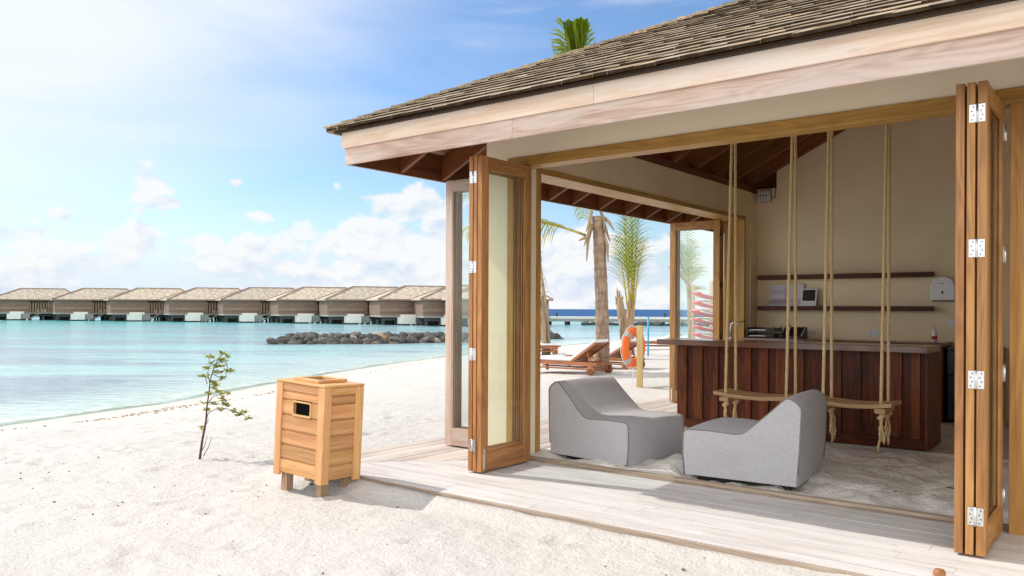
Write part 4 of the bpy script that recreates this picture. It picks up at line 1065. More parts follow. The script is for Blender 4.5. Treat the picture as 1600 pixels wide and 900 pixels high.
def frond(mb_l, mb_r, base, az_, up_, L, droop, n=34, ll=.55, lw=.032, tint=None, hang=.5, keep=1.0, vee=.5, rr_=.02, twist=0, f0=.14, sp=(.8, .62)):
    """one coconut frond: rachis curve plus two rows of leaflets"""
    d = Vector((math.cos(az_) * math.cos(up_), math.sin(az_) * math.cos(up_), math.sin(up_))); p = Vector(base); pts = [p.copy()]; dirs = [d.copy()]
    for i in range(18):
        p = p + d * (L / 18); d = (d + Vector((0, 0, -droop / 18 * (.4 + 1.3 * i / 18)))).normalized(); pts.append(p.copy()); dirs.append(d.copy())
    mb_r.tube(pts, np.linspace(rr_, .004, len(pts)), 6, tint=random.random())
    for i in range(n):
        f_ = f0 + (1 - f0) * (i + .5) / n; k = min(int(f_ * 18), 17); fr = f_ * 18 - k
        q = pts[k].lerp(pts[k + 1], fr); dd = dirs[k]
        sd_ = dd.cross(Vector((0, 0, 1))); sd_ = sd_.normalized() if sd_.length > .05 else Vector((math.sin(az_), -math.cos(az_), 0))
        if twist: sd_ = (Matrix.Rotation(twist, 3, dd) @ sd_)
        nn = sd_.cross(dd).normalized()
        for s_ in (-1, 1):
            if random.random() > keep: continue
            l_ = ll * (math.sin(math.pi * min(1, .18 + .78 * f_)) ** .7) * random.uniform(.8, 1.12)
            v = (sd_ * s_ * sp[0] + dd * sp[1] + nn * vee * .35).normalized(); pp = q.copy(); w_ = lw * random.uniform(.8, 1.1); wd = dd.cross(v).cross(v).normalized() * w_ / 2
            row = []
            for j in range(5):
                g_ = 1 - (j / 4) ** 2 * .93
                row += [pp + wd * g_, pp - wd * g_]; pp = pp + v * (l_ / 4); v = (v + Vector((0, 0, -hang * (.35 + .3 * j)))).normalized()
            mb_l.add(row, [(2 * j, 2 * j + 1, 2 * j + 3, 2 * j + 2) for j in range(4)], None, (tint if tint is not None else random.random()), True)
    return pts
def palm_trunk(mb, pts, r0, r1, bulge=1.35):
    P = []; Rr = []; n = 60
    ps = [Vector(p) for p in pts]; 
    for i in range(n):
        f_ = i / (n - 1) * (len(ps) - 1); k = min(int(f_), len(ps) - 2); P.append(ps[k].lerp(ps[k + 1], f_ - k)); q = i / (n - 1)
        Rr.append((r0 * (1 - q) + r1 * q) * (1 + (bulge - 1) * math.exp(-q * 9)) * random.uniform(.955, 1.045))
    mb.tube(P, Rr, 18)
# main coconut palm
base = at(940, 584, 19.5); base.z = -.2
t = thing('coconut_palm', 'tall coconut palm with thick ringed trunk rising past the eave beside the loungers', 'palm tree', base)
top = at(934, 338, 19.5)
m = MB(); palm_trunk(m, [base, at(942, 540, 19.5), at(940, 470, 19.5), at(937, 400, 19.5), top], .165, .145, 1.3); m.build('trunk', M['trunk'], t)
L_, Y_, Ra = MB(), MB(), MB()
vr = R(38.1)                                        # compass direction of 'right' in the photo
cr_ = top + Vector((0, 0, .15))
frond(Y_, Ra, at(915, 368, 19.5), vr + math.pi - .05, .36, 3.3, 1.0, 34, 1.25, .055, hang=1.6, rr_=.035)
for a, u, L, dr in ((.3, .9, 4.4, 1.2), (1.2, .7, 4.2, 1.4), (2.2, .95, 4.5, 1.2), (3.3, 1.0, 4.4, 1.1), (4.1, .75, 4.2, 1.3), (5.1, .85, 4.4, 1.3), (5.8, .6, 4.0, 1.5), (2.8, .6, 4.0, 1.5)):
    frond(L_, Ra, cr_, vr + a, u, L, dr, 40, .8, .038, hang=.55, rr_=.03)
for a, u in ((3.0, .75), (.15, .8), (1.6, .6), (4.6, .7)): frond(Y_, Ra, cr_, vr + a, u, 3.6, 1.6, 34, .85, .036, hang=1.0, rr_=.03)
# young upright fronds whose tip shows above the roof
for k, (dx, lean) in enumerate(((0, .0), (-.55, .04), (.55, -.04), (-.25, .05), (.2, .03))):
    tipdir = at(893 + dx * 60, 24 + abs(dx) * 70, 19.5) - cr_; hz = math.atan2(tipdir.y, tipdir.x); upa = math.atan2(tipdir.z, math.hypot(tipdir.x, tipdir.y))
    frond(L_, Ra, cr_, hz, upa, tipdir.length * .97, .05, 56, 1.0, .045, hang=.16, vee=.2, rr_=.03)
# the still pleated newest leaf: broad blade of joined ribs with a blunt top
tp = at(878, 24, 19.5); tq = at(919, 25, 19.5); bt = at(899, 100, 19.5)
NB = 16
for i in range(NB):
    f_ = i / (NB - 1); e = tp.lerp(tq, f_) - Vector((0, 0, .10 * abs(f_ - .6) + random.uniform(0, .10))); b = bt + (tq - tp) * (.42 * (f_ - .5)); b2 = b - Vector((0, 0, 1.6))
    dz = Vector((fx_, fy_, 0)) * .06; wv = (tq - tp) / NB * .56
    c_, c0_ = (e + b) / 2, b
    for s_ in (-1, 1):          # each pleat is a V of two faces
        L_.add([b2, b + wv * s_ * .62, b + dz, e + wv * s_, e + dz], [(0, 1, 2), (1, 3, 4, 2)], None, .05 + .35 * (i % 2) + (.25 if s_ > 0 else 0), False)
for (x0, y0, x1, y1) in ((884, 52, 862, 34), (885, 60, 858, 44), (886, 66, 857, 51), (887, 72, 857, 60), (888, 78, 858, 66), (889, 82, 859, 72), (889, 86, 860, 80), (890, 90, 863, 87), (884, 45, 866, 27), (912, 62, 925, 44), (911, 70, 927, 52), (910, 78, 929, 60), (911, 56, 922, 38), (909, 84, 929, 70)):
    for q in range(2):
        dq = random.uniform(-.3, .3); a = at(x0, y0, 19.5); e = at(x1 + random.uniform(-2, 2), y1 + random.uniform(-3, 3), 19.5 + dq); mid = a.lerp(e, .5) + Vector((0, 0, .07)); wz = Vector((.0, .0, .035))
        L_.add([a - wz * .4, a + wz * .4, mid - wz, mid + wz, e], [(0, 1, 3, 2), (2, 3, 4)], None, random.uniform(.3, .9), True)
L_.build('green_fronds', M['palm_leaf'], t); Y_.build('yellowing_fronds', M['palm_yellow'], t); Ra.build('frond_ribs', M['rachis'], t)
D_ = MB()
for dx, z0_, z1_, o in ((-16, 330, 362, -9), (-20, 338, 384, -6), (-24, 372, 376, -20), (14, 345, 378, 16), (18, 340, 360, 24), (6, 330, 362, 10), (-14, 350, 408, -12), (12, 360, 410, 13)):
    a_ = at(934 + dx * .6, z0_, 19.45); b_ = at(934 + dx + o * .3, z1_, 19.35)
    D_.tube([a_, a_.lerp(b_, .5) + Vector((random.uniform(-.06, .06), random.uniform(-.06, .06), .03)), b_], [.03, .042, .012], 7)
D_.build('dead_sheaths', M['dry'], t)

# young palm beyond the life ring
b0 = at(984, 552, 27); b0.z = -.25
t = thing('young_palm', 'young coconut palm with a fan of upright green fronds growing behind the life ring', 'palm tree', b0)
m = MB(); palm_trunk(m, [b0, at(984, 500, 27), at(986, 470, 27)], .16, .11, 1.2); m.build('trunk', M['dead'], t)
L_, Ra, Y_ = MB(), MB(), MB()
for (bx, tx, ty, dr, dep) in ((985, 950, 356, .6, .6), (985, 970, 336, .3, -.5), (986, 988, 326, .12, .3), (987, 1010, 338, .45, -.4), (988, 1032, 362, .9, .5), (984, 944, 392, 1.0, -1.0), (988, 1040, 396, 1.2, -.9)):
    b = at(bx, 512, 27); e = at(tx, ty, 27 + dep); d = e - b
    q = frond(L_ if random.random() < .7 else Y_, Ra, b, math.atan2(d.y, d.x), math.atan2(d.z, math.hypot(d.x, d.y)) + dr * .33, d.length * 1.08, dr, 17, 1.1, .032, hang=.5, rr_=.042, f0=.40, sp=(.62, .82))
Y_.build('yellowing_fronds', M['palm_yellow'], t)
L_.build('fronds', M['palm_leaf'], t); Ra.build('frond_ribs', M['rachis'], t)

# slim palm seen through the far glass door
b0 = at(1082, 536, 27); b0.z = -.25
t = thing('slim_palm', 'slim young palm with thin drooping fronds seen through the far glass door', 'palm tree', b0)
m = MB(); palm_trunk(m, [b0, at(1078, 470, 27), at(1075, 440, 27)], .12, .07, 1.2); m.build('trunk', M['dead'], t)
L_, Ra = MB(), MB()
for (tx, ty, dr, dep) in ((1072, 355, .1, .2), (1058, 385, .5, -.4), (1096, 420, .7, .4), (1048, 420, .8, .4), (1082, 380, .25, -.6), (1036, 372, .6, .2), (1090, 450, .9, -.6)):
    b = at(1076, 452, 27); e = at(tx, ty, 27 + dep); d = e - b
    frond(L_, Ra, b, math.atan2(d.y, d.x), math.atan2(d.z, math.hypot(d.x, d.y)) + dr * .3, d.length * 1.05, dr, 18, .6, .026, hang=.6, rr_=.022, f0=.25)
L_.build('fronds', M['palm_leaf'], t); Ra.build('frond_ribs', M['rachis'], t)

# bare leaning stump and dead thin palm
b0 = at(979, 566, 25); b0.z = -.35
t = thing('palm_stump', 'bare splintered palm stump leaning left of the young palm', 'stump', b0)
m = MB(); m.tube([b0, at(977, 530, 25), at(971, 490, 25), at(967, 464, 25)], [.11, .12, .135, .10], 10)
m.build('trunk', M['dead'], t)
m = MB()
for k in range(9):
    a = at(964 + k * .9, 478 + random.uniform(-4, 6), 25 + random.uniform(-.15, .15)); m.tube([a, a + Vector((random.uniform(-.08, .06), random.uniform(-.05, .05), random.uniform(.2, .55)))], [.05, .012], 5)
for k in range(6):
    a = at(974 + random.uniform(-5, 5), 490 + random.uniform(0, 60), 24.85); m.tube([a, a + Vector((random.uniform(-.12, .12), -.05, -random.uniform(.4, .8)))], [.045, .03], 5)
tag(m.build('splinters', M['dry'], t), kind='stuff')
b0 = at(852, 552, 29); b0.z = -.35
t = thing('dead_palm', 'thin dead palm with bare bundled stalks beside the left glass door', 'dead palm', b0)
m = MB()
for (xb, xt, yt, k) in ((851, 838, 455, 0), (852, 842, 398, 1), (853, 845, 420, 2), (854, 834, 470, 3), (857, 846, 462, 4), (850, 847, 440, 5), (852, 830, 430, 6)):
    a = at(xb, 550, 29 + .1 * (k % 3)); a.z = -.35; b = at(xt, yt, 29 + .3 * (k % 3 - 1)); m.tube([a, a.lerp(b, .5) + Vector((.1, .05, 0)), b], [.09, .075, .03], 7)
m.build('stalks', M['dry'], t)
m = MB()
for k in range(34):
    a = at(842 + random.uniform(-6, 8), random.uniform(395, 500), 29 + random.uniform(-.4, .4)); d = Vector((random.uniform(-.5, .5), random.uniform(-.4, .4), random.uniform(-.1, .7)))
    m.tube([a, a + d * .6, a + d * 1.1 + Vector((0, 0, -.3))], [.012, .008, .004], 5)
tag(m.build('twigs', M['dry'], t), kind='stuff')

# ------------------------------------------------------------------ life ring and its post
pb = at(1000, 605, 15.6); pb.z = -.25
t = thing('ring_post', 'square pale timber post in the sand carrying the orange life ring', 'post', pb)
m = MB(); Mx = Matrix.Translation(pb) @ Matrix.Rotation(R(20), 4, 'Z'); m.box(-.055, .055, -.05, .05, 0, 1.34, Mx, axis=2); m.build('post', M['post'], t, bevel=.006)
m = MB(); m.tube([Mx @ Vector((-.05, .05, 1.12)), Mx @ Vector((-.09, .22, 1.13)), Mx @ Vector((-.09, .23, 1.19))], .012, 8); m.build('hook', M['steel'], t)
rc = at(990.5, 543, 15.75)
t = thing('life_ring', 'orange life ring with grey bands hanging on the timber post', 'life ring', rc)
nrm = Matrix.Rotation(R(38.1 + 90 - 58 + 180), 4, 'Z')      # turned well away from the viewer
m = MB(); N1, N2 = 48, 14; Rm, rt_, rh = .30, .092, .062
vs = []; fs = []
for i in range(N1):
    a = 2 * math.pi * i / N1
    for j in range(N2):
        b = 2 * math.pi * j / N2; vs.append(Vector(((Rm + rt_ * math.cos(b)) * math.cos(a), rh * math.sin(b), (Rm + rt_ * math.cos(b)) * math.sin(a))))
for i in range(N1):
    for j in range(N2): fs.append((i * N2 + j, i * N2 + (j + 1) % N2, ((i + 1) % N1) * N2 + (j + 1) % N2, ((i + 1) % N1) * N2 + j))
Mr = Matrix.Translation(rc) @ Matrix.Rotation(R(38.1 + 50), 4, 'Z')
m.add([Mr @ p for p in vs], fs, None, .5, True); ring = m.build('ring', M['orange'], t)
for a0 in (45, 135, 225, 315):
    m = MB(); vs = []; fs = []
    for i in range(4):
        a = R(a0 - 9 + 6 * i)
        for j in range(N2): b = 2 * math.pi * j / N2; vs.append(Mr @ Vector(((Rm + (rt_ + .004) * math.cos(b)) * math.cos(a), (rh + .004) * math.sin(b), (Rm + (rt_ + .004) * math.cos(b)) * math.sin(a))))
    for i in range(3):
        for j in range(N2): fs.append((i * N2 + j, i * N2 + (j + 1) % N2, (i + 1) * N2 + (j + 1) % N2, (i + 1) * N2 + j))
    m.add(vs, fs, None, .5, True); m.build('band', M['greyband'], t)
m = MB()
for k in range(4):
    a0, a1 = R(45 + 90 * k), R(135 + 90 * k)
    m.tube([Mr @ Vector(((.40 + .02 * math.sin(q * math.pi)) * math.cos(a0 + (a1 - a0) * q), .03, (.40 + .02 * math.sin(q * math.pi)) * math.sin(a0 + (a1 - a0) * q))) for q in np.linspace(0, 1, 9)], .008, 6)
m.tube([Mr @ Vector((.0, .02, -.39)), Mr @ Vector((.03, .04, -.55)), Mr @ Vector((.0, .02, -.66))], .007, 6)
m.build('grab_line', M['white'], t)

# ------------------------------------------------------------------ sun loungers
def lounger(x, y, back, lab, rz=0):
    """head end at +X"""
    z = gz(x, y); t = thing('sun_lounger', lab, 'sun lounger', (x, y, z), rz, 'teak sun loungers on the beach'); W2 = .34
    m = MB()
    for s_ in (-1, 1): m.box(-2.0, 0, s_ * W2 - .022, s_ * W2 + .022, .20, .285)
    m.box(-2.0, -1.95, -W2 + .023, W2 - .023, .205, .28, axis=1); m.box(-.05, 0, -W2 + .023, W2 - .023, .205, .28, axis=1)
    for s_ in (-1, 1): m.box(-1.95, -.1, s_ * (W2 - .05) - .02, s_ * (W2 - .05) + .02, .10, .135)
    m.build('frame', M['lounger'], t, bevel=.004, local=True)
    m = MB()
    for k in range(13): m.box(-1.94 + k * .095, -1.94 + k * .095 + .07, -W2 + .024, W2 - .024, .262, .282, axis=1)
    m.build('seat_slats', M['lounger'], t, local=True)
    for s_ in (-1, 1):
        for xx in (-1.85,):
            m = MB(); m.box(xx - .035, xx + .035, s_ * W2 - .021, s_ * W2 + .021, .0, .2, axis=2); m.build('leg', M['lounger'], t, bevel=.004, local=True)
        m = MB(); Mx = Matrix.Translation((-.12, s_ * (W2 + .05), .105)) @ Matrix.Rotation(R(90), 4, 'X'); m.lathe([(.03, -.028), (.105, -.024), (.11, 0), (.105, .024), (.03, .028)], Mx, 22)
        wl_ = m.build('wheel', M['lounger'], t, local=True)
        m = MB(); m.lathe([(.022, -.036), (.022, .036)], Mx, 12); m.build('hub', M['dark_metal'], wl_, local=True)
    m = MB(); m.tube([(-.12, -W2 - .05, .105), (-.12, W2 + .05, .105)], .014, 8); m.box(-.16, -.08, -W2 + .03, -W2 + .06, .09, .2, axis=2); m.box(-.16, -.08, W2 - .06, W2 - .03, .09, .2, axis=2); m.build('axle', M['lounger'], t, local=True)
    Mb = Matrix.Translation((-.70, 0, .285)) @ Matrix.Rotation(-back, 4, 'Y')
    m = MB()
    for s_ in (-1, 1): m.box(0, .78, s_ * (W2 - .05) - .02, s_ * (W2 - .05) + .02, -.02, .025, Mb)
    for k in range(8): m.box(.02 + k * .095, .02 + k * .095 + .07, -W2 + .09, W2 - .09, .005, .022, Mb, axis=1)
    if back > .1:
        for s_ in (-1, 1): m.beam(Mb @ Vector((.45, s_ * (W2 - .1), -.02)), (-.22, s_ * (W2 - .1), .27), .03, .03)
    m.build('backrest', M['lounger'], t, bevel=.003, local=True)
    m = MB(); m.box(-1.95, -.71, -W2 + .03, W2 - .03, .286, .352); m.build('seat_cushion', M['cushion'], t, bevel=.02, local=True)
    m = MB(); m.box(0.0, .80, -W2 + .03, W2 - .03, .028, .095, Mb); m.build('back_cushion', M['cushion'], t, bevel=.02, local=True)
    return t
lounger(-9.86, 16.02, R(34), 'teak sun lounger with white cushion and raised back, nearest to the palm trunk')
lounger(-10.05, 17.92, R(30), 'teak sun lounger with white cushion just behind the one by the palm trunk')
p = at(872, 553, 29); lounger(p.x, p.y, 0.0, 'flat teak sun lounger with white cushion far back near the waterline', R(38))
p = at(1062, 553, 30); lounger(p.x, p.y, R(20), 'teak sun lounger beyond the left end of the reception counter', R(30))
b0 = at(1013, 561, 26); 
m = MB(); m.tube([(b0.x, b0.y, -.5), (b0.x, b0.y, at(1013, 496, 26).z)], .03, 8); m.tube([(b0.x, b0.y, at(1013, 496, 26).z), (b0.x, b0.y, at(1013, 495, 26).z)], [.036, .02], 8)
tag(m.build('marker_pole', M['blue'], None), 'thin bright blue marker pole standing at the waterline', 'pole')

# ------------------------------------------------------------------ kayaks on a rack, seen through the far door
def kayak(c, lab, up):
    t = thing('kayak', lab, 'kayak', c, 0, 'red kayaks stacked on the rack'); m = MB(); vs = []; fs = []; n = 15; k = 12
    ax = (Vector((-.637, .770, 0)) * .75 + Vector((.77, .637, 0)) * .66).normalized(); sd_ = Vector((-ax.y, ax.x, 0))
    for i in range(n):
        q = i / (n - 1); w_ = .25 * math.sin(math.pi * (.06 + .88 * q)) ** .38; h = .085 * math.sin(math.pi * (.08 + .84 * q)) ** .5; rise = .10 * abs(2 * q - 1) ** 3
        for j in range(k):
            a = 2 * math.pi * j / k; vs.append(ax * (2.6 * q) + sd_ * (w_ * math.cos(a)) + Vector((0, 0, rise + h * math.sin(a) * (1 if math.sin(a) < 0 else .7))))
    for i in range(n - 1):
        for j in range(k): fs.append((i * k + j, i * k + (j + 1) % k, (i + 1) * k + (j + 1) % k, (i + 1) * k + j))
    fs += [tuple(reversed(range(k))), tuple((n - 1) * k + j for j in range(k))]
    m.add(vs, fs, None, .5, True); m.build('hull', M['kayak'], t, local=True)
    m = MB()
    for s_ in (-1, 1): m.tube([ax * (2.6 * q) + sd_ * (s_ * (.25 * math.sin(math.pi * (.06 + .88 * q)) ** .38 + .004)) + Vector((0, 0, .10 * abs(2 * q - 1) ** 3)) for q in np.linspace(.02, .98, 12)], .018, 6)
    m.build('rim', M['white'], t, local=True); return t
labs = ['topmost red kayak on the rack behind the far glass door', 'red kayak second from the top on the rack behind the far door', 'red kayak third from the top on the rack', 'red kayak fourth from the top, above the two lowest ones', 'red kayak second from the bottom of the rack', 'lowest red kayak on the rack just above the counter']
rb = at(1090, 530, 22)
t = thing('kayak_rack', 'pale timber rack holding the red kayaks beside the tan wall', 'rack', (rb.x, rb.y, -.2))
m = MB(); a = at(1100, 530, 22.3)
ax = (Vector((-.637, .770, 0)) * .75 + Vector((.77, .637, 0)) * .66).normalized(); sd_ = Vector((-ax.y, ax.x, 0))
for q in (.45, 2.1):
    for s_ in (-.36, .36): c = Vector((rb.x, rb.y, 0)) + ax * q + sd_ * s_; m.box(c.x - .03, c.x + .03, c.y - .03, c.y + .03, -.3, 2.1, axis=2)
m.build('uprights', M['post'], t)
for k, py in enumerate((462, 476, 490, 503, 514, 526)):
    c = at(1088 - (3 if k == 2 else 0), py, 22); kayak(c + Vector((0, 0, -.02)), labs[k], k)
    m = MB()
    for q in (.45, 2.1): p = c + ax * q; m.beam(p - sd_ * .36 + Vector((0, 0, -.15)), p + sd_ * .36 + Vector((0, 0, -.15)), .05, .05)
    m.build('crossbar', M['post'], t)
wa = at(1104, 530, 23.2); t = thing('storage_wall', 'plain tan timber wall of the hut behind the red kayaks', 'wall', (wa.x, wa.y, -.3))
m = MB(); A = Vector((wa.x, wa.y, 0)); B = A + Vector((.77, .637, 0)) * 3.4
for k in range(11): m.beam(A.lerp(B, (k + .5) / 11) + Vector((0, 0, -.4)), A.lerp(B, (k + .5) / 11) + Vector((0, 0, 2.22)), .30, .06, up=(.77, .637, 0), tint=.3 + .03 * k)
for f_ in range(len(m.f)): pass
m.build('boards', M['tan'], t)

# ------------------------------------------------------------------ breakwater: every rock its own object
tm = []
for k in range(7):
    bm = bmesh.new(); bmesh.ops.create_icosphere(bm, subdivisions=2, radius=1)
    sx, sy, sz = random.uniform(.8, 1.2), random.uniform(.75, 1.1), random.uniform(.62, .9); ph = [random.uniform(0, 6) for _ in range(6)]
    pl_ = [Vector((random.gauss(0, 1), random.gauss(0, 1), random.gauss(0, 1))).normalized() for _ in range(9)]
    for v in bm.verts:
        d = v.co.normalized(); r_ = 1 + .10 * math.sin(3 * d.x + ph[0]) * math.sin(3 * d.y + ph[1]) + .07 * math.sin(5 * d.z + ph[2] + 2 * d.x)
        for q in pl_:
            h = d.dot(q)
            if h > .55: r_ = min(r_, .80 / h + .05)
        v.co = Vector((d.x * sx, d.y * sy, d.z * sz)) * r_
    me = bpy.data.meshes.new('boulder'); bm.to_mesh(me); bm.free(); me.materials.append(M['rock']); me.polygons.foreach_set('use_smooth', [k % 2 == 0] * len(me.polygons)); tm.append(me)
line = [Vector((-43.4, 30.6, 0)), Vector((-39.4, 34.6, 0)), Vector((-36.8, 40.2, 0)), Vector((-35.6, 50.5, 0))]
segl = [(line[i + 1] - line[i]).length for i in range(3)]; tot = sum(segl)
def along(s):
    for i in range(3):
        if s <= segl[i] or i == 2: d = (line[i + 1] - line[i]).normalized(); return line[i] + d * s, Vector((d.y, -d.x, 0))
        s -= segl[i]
nr = 0; orange_done = False
for row, (off, zz, r0, step) in enumerate(((.85, -.86, .36, .44), (.55, -.60, .35, .43), (.22, -.36, .33, .43), (-.15, -.30, .30, .5))):
    s = .0 if row == 0 else .45 * row
    while s < tot - .1 * row:
        p, n_ = along(s); o = bpy.data.objects.new('boulder', random.choice(tm)); COL.objects.link(o)
        r_ = r0 * random.uniform(.78, 1.28); o.location = p + n_ * (off + random.uniform(-.12, .12)) + Vector((0, 0, zz - .10 + random.uniform(-.1, .1) - max(0, .5 - s) * .5))
        o.scale = (r_ * random.uniform(.9, 1.35), r_ * random.uniform(.9, 1.35), r_ * random.uniform(.8, 1.05)); o.rotation_euler = (random.uniform(-.4, .4), random.uniform(-.4, .4), random.uniform(0, 6.3))
        if row == 2 and not orange_done and s > 7.0:
            me = tm[0].copy(); me.materials.clear(); me.materials.append(M['rock_orange']); o.data = me; orange_done = True
            tag(o, 'orange-brown boulder on the crest of the dark rock breakwater', 'boulder', 'boulders of the breakwater')
        else: tag(o, 'rough grey boulder piled in the low rock breakwater', 'boulder', 'boulders of the breakwater')
        s += step * random.uniform(.85, 1.2); nr += 1

# ------------------------------------------------------------------ overwater villas
def villa_meshes():
    """front faces local -Y; z = 0 at the water"""
    P = {}
    def put(n, mb, m, bev=0): P.setdefault(n, []).append((mb, m))
    m = MB(); z0, z1 = 3.45, 5.35; xl, xr, yf, yb = -6.9, 6.9, -3.5, 3.5
    A = [(xl, yf, z0), (xr, yf, z0), (xr, yb, z0), (xl, yb, z0), (-2.2, 0, z1), (4.3, 0, z1)]; B = [(x, y, z - .16) for x, y, z in A[:4]]
    m.add(A + B, [(0, 1, 5, 4), (1, 2, 5), (2, 3, 4, 5), (3, 0, 4), (0, 6, 7, 1), (1, 7, 8, 2), (2, 8, 9, 3), (3, 9, 6, 0), (9, 8, 7, 6)]); put('roof', m, M['villa_roof'])
    m = MB()
    for a, b in ((0, 4), (3, 4), (1, 5), (2, 5), (4, 5)): m.beam(Vector(A[a]) + Vector((0, 0, .04)), Vector(A[b]) + Vector((0, 0, .04)), .16, .10)
    m.beam((xl, yf - .02, z0 - .06), (xr, yf - .02, z0 - .06), .04, .2)
    put('ridge_cap', m, M['villa_wood'])
    m = MB()
    for k in range(9): m.box(1.75, 6.5, -2.9, -2.8, 1.32 + k * .225, 1.32 + k * .225 + .213); m.box(-6.5, -1.15, -2.9, -2.8, 1.32 + k * .225, 1.32 + k * .225 + .213)
    m.box(-1.15, 1.75, -1.2, -1.1, 1.3, 3.35); m.box(-6.5, -6.4, -2.79, 2.9, 1.3, 3.35); m.box(6.4, 6.5, -2.79, 2.9, 1.3, 3.35); m.box(-6.39, 6.39, 2.8, 2.9, 1.3, 3.35); m.box(-1.15, -1.05, -2.79, -1.2, 1.3, 3.35); m.box(1.65, 1.75, -2.79, -1.2, 1.3, 3.35)
    put('wall', m, M['villa_wood'])
    m = MB()
    for k in range(7): m.box(-1.0 + k * .39, -1.0 + k * .39 + .17, -2.95, -2.88, 1.35, 3.05)
    for k in range(4): m.box(-1.16, -1.06, -3.0, -2.91, 1.4 + k * .45, 1.72 + k * .45)
    m.box(1.62, 1.76, -2.96, -2.91, 1.3, 3.1)
    put('slat_screen', m, M['villa_slat'])
    m = MB(); m.box(-6.5, 6.5, -3.5, 3.0, 1.05, 1.29); put('deck', m, M['concrete_dark'])
    m = MB(); m.box(-4.3, -2.35, -5.6, -3.55, .18, 1.08); m.box(-3.9, -1.9, -5.2, -3.52, 1.085, 1.42); put('plunge_pool', m, M['concrete'])
    m = MB(); m.box(-2.34, -1.1, -5.2, -3.55, .2, 1.08); put('pool_wall', m, M['concrete_dark'])
    m = MB()
    for k in range(6): m.box(-1.1 + k * .25, -.8 + k * .25, -4.6, -3.75, .2 + k * .16, .27 + k * .16)
    m.beam((-1.2, -4.62, .2), (.6, -4.62, 1.25), .06, .16); m.beam((-1.2, -4.62, .85), (.6, -4.62, 1.9), .04, .05); put('stairs', m, M['villa_slat'])
    m = MB()
    for k in range(8):
        for y in (-3.0, 0, 2.8): m = MB(); m.box(-6.2 + k * 1.72, -5.9 + k * 1.72, y - .16, y + .16, -1.5, .78); put('stilt', m, M['pile'])
    m = MB(); m.box(-6.3, 6.3, -3.2, -2.8, .62, 1.045); m.box(-6.3, 6.3, 2.6, 3.0, .62, 1.045); m.box(-6.1, -1.4, 1.2, 1.3, -.6, .8); m.box(1.2, 4.2, .8, .9, -.6, .8); put('under_beam', m, M['pile'])
    m = MB()
    for k in range(3): m.box(.1 + k * .5, .38 + k * .5, -2.7, -2.2, 1.3, 1.75 + .12 * (k % 2))
    put('deck_furniture', m, M['cushion'])
    return P
vp = villa_meshes()
vdat = [(-62, 138, 2), (56, 135.5, 3), (153, 133, 6), (238, 130, 9), (328, 126.5, 12), (413, 123, 16), (497, 119, 20), (575, 114.5, 25), (657, 109.5, 29), (729, 104.5, 32), (772, 101.5, 35)]
vl = ['leftmost villa over the water, cut by the frame edge', 'whole villa nearest the left edge of the photo, tan hip roof over the water', 'second whole villa from the left in the row over the water', 'third whole villa from the left in the row over the water', 'overwater villa standing above the leafy sapling on the beach',
      'overwater villa left of the rock breakwater, just above the wooden litter bin', 'overwater villa above the left tip of the rock breakwater', 'overwater villa right of the bin, behind the middle of the breakwater', 'overwater villa with a yellow panel on its wall, beside the weathered glass door', 'overwater villa seen through the left glass doors', 'overwater villa at the right end of the row, just right of the doors']
# shared meshes, built once
def first_villa(t):
    for n, l_ in vp.items():
        for mb, m_ in l_: mb.build(n, m_, t, local=True)
v0 = None
for (px, d, yw), lab in zip(vdat, vl):
    p = at(px, 480, d + 4.0); p.z = SEA
    rz = R(38.1) + math.atan((CX - px) / FPX) + R(4 + 11 * max(0, (px - 56)) / 600 + random.uniform(-2.5, 2.5))
    if v0 is None:
        v0 = thing('overwater_villa', lab, 'villa', p, rz, 'villas on stilts over the lagoon'); first_villa(v0); o = v0
    else:
        o = copy_tree(v0); o.location = p; o.rotation_euler = (0, 0, rz); o['label'] = lab
    if 'yellow' in lab:
        m = MB(); m.box(3.6, 4.9, -2.99, -2.95, 1.32, 2.5); m.build('yellow_screen', M['post'], o, local=True)

# ------------------------------------------------------------------ jetty
ja, jb_ = at(800, 480, 118), at(1400, 480, 108)
t = thing('long_jetty', 'long grey concrete jetty on piles crossing the lagoon below the horizon', 'jetty', (ja.x, ja.y, SEA))
ja.z = jb_.z = 0; dj = (jb_ - ja).normalized(); nj = Vector((-dj.y, dj.x, 0)); Lj = (jb_ - ja).length
m = MB(); m.beam(ja + Vector((0, 0, .18)), jb_ + Vector((0, 0, .18)), 3.0, .30); m.build('deck', M['concrete'], t)
m = MB(); m.beam(ja - nj * -1.4 + Vector((0, 0, -.18)), jb_ - nj * -1.4 + Vector((0, 0, -.18)), .4, .38); m.beam(ja - nj * 1.4 + Vector((0, 0, -.18)), jb_ - nj * 1.4 + Vector((0, 0, -.18)), .4, .38); m.build('edge_beam', M['concrete_dark'], t)
m = MB(); k = 0
while k * 2.7 < Lj:
    c = ja + dj * (k * 2.7)
    for s_ in (-1.2, 1.2): q = c + nj * s_; m.box(q.x - .18, q.x + .18, q.y - .18, q.y + .18, -2.5, -.1)
    k += 1
m.build('piles', M['pile'], t)
m = MB(); a = at(922, 480, 116); a.z = 0
m = MB(); 
for k in range(150):
    q = ja + dj * (Lj * (.205 + .79 * k / 150)) - nj * random.uniform(1.2, 2.6); 
    r_ = random.uniform(.4, .75); m.prism([(math.cos(u) * r_ * random.uniform(.7, 1.1), math.sin(u) * r_) for u in np.linspace(0, 5.3, 6)], -.6, random.uniform(.1, .42), Matrix.Translation(q + Vector((0, 0, SEA))) @ Matrix.Rotation(random.uniform(-.4, .4), 4, 'X'))
tag(m.build('rock_footing', M['pile'], None), 'continuous dark rubble footing along the base of the long jetty', 'rubble', None, 'stuff')
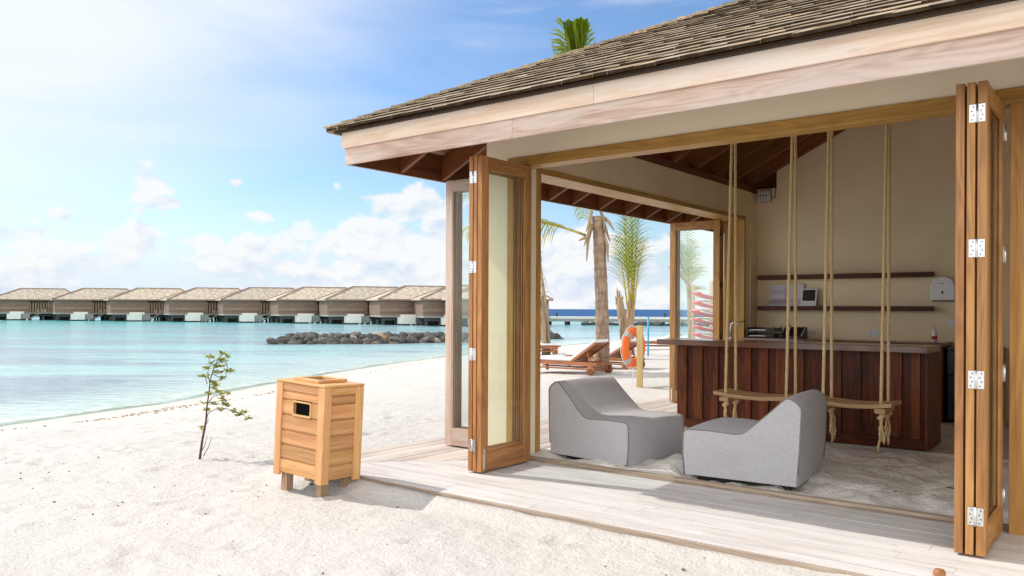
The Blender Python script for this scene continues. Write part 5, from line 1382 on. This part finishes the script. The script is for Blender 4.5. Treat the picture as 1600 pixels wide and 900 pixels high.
for fr in (.13, .42, .58, .8):
    q = ja + dj * (Lj * fr) - nj * 1.3; m = MB(); m.box(q.x - .1, q.x + .1, q.y - .1, q.y + .1, .33, .75); m.box(q.x - .14, q.x + .14, q.y - .14, q.y + .14, .75, .85); m.build('bollard', M['pile'], t)

# ------------------------------------------------------------------ wrack line, bits in the sand, small things
m = MB()
def chip(x, y, r_, tn, flat=.5):
    z = gz(x, y); k = random.randint(4, 6); a0 = random.uniform(0, 6)
    m.prism([(math.cos(a0 + 6.28 * i / k) * r_ * random.uniform(.6, 1.2), math.sin(a0 + 6.28 * i / k) * r_ * random.uniform(.5, 1)) for i in range(k)], -.01, r_ * flat, Matrix.Translation((x, y, z)) @ Matrix.Rotation(random.uniform(-.3, .3), 4, 'X'), tn)
for i in range(620):
    k = random.choice([3, 4, 4, 4, 5, 5, 5, 6, 6, 7, 8, 9]); a, b = SHORE[k], SHORE[k + 1]; q = random.random(); e = (b - a) / np.linalg.norm(b - a)
    ins = abs(random.gauss(0, .45)) + 1.75; clump = math.sin(3.1 * (k + q)) * .2
    x, y = a + (b - a) * q + np.array((e[1], -e[0])) * (ins + clump); chip(x, y, random.choice([.008, .01, .013, .016, .02, .028]) * random.uniform(.7, 1.3), random.random())
tag(m.build('wrack_line', mat('wrack', lambda g, b: g.put(b.inputs['Base Color'], g.mix(g.attr('tint'), (.24, .15, .08), (.60, .48, .33)))), None), 'scattered coral bits and weed along the high-water line', 'debris', None, 'stuff')
m = MB()
for i in range(170):
    x, y = random.uniform(-10, -.4), random.uniform(1.0, 4.4); chip(x, y, random.choice([.004, .005, .006, .008, .008, .012]) * random.uniform(.8, 1.3), random.random(), .8)
tag(m.build('sand_debris', mat('bits', lambda g, b: g.put(b.inputs['Base Color'], g.mix(g.attr('tint'), (.03, .022, .016), (.30, .23, .16)))), None), 'dark bits of coral and twig strewn over the near sand', 'debris', None, 'stuff')
m = MB()
for (x, y, l_) in ((-1.2, 7.0, .03), (-2.3, 6.9, .015), (-1.8, 7.6, .012), (-1.5, 6.6, .012)): m.prism([(-l_, 0), (0, l_ * .4), (l_, 0), (0, -l_ * .4)], 0, .008, Matrix.Translation((x, y, .035)))
tag(m.build('dead_leaf', M['stem'], None), 'few dark dead leaves lying on the sand inside the pavilion', 'leaves', None, 'stuff')
t = thing('door_stop', 'small round wooden door stop on the deck in front of the right doors', 'door stop', (-.86, 4.74, 0))
m = MB(); m.lathe([(.022, 0), (.030, .01), (.031, .03), (.024, .043), (.008, .048)], Matrix.Translation((-.86, 4.735, .0015)), 18); m.build('knob', M['teak'], t)
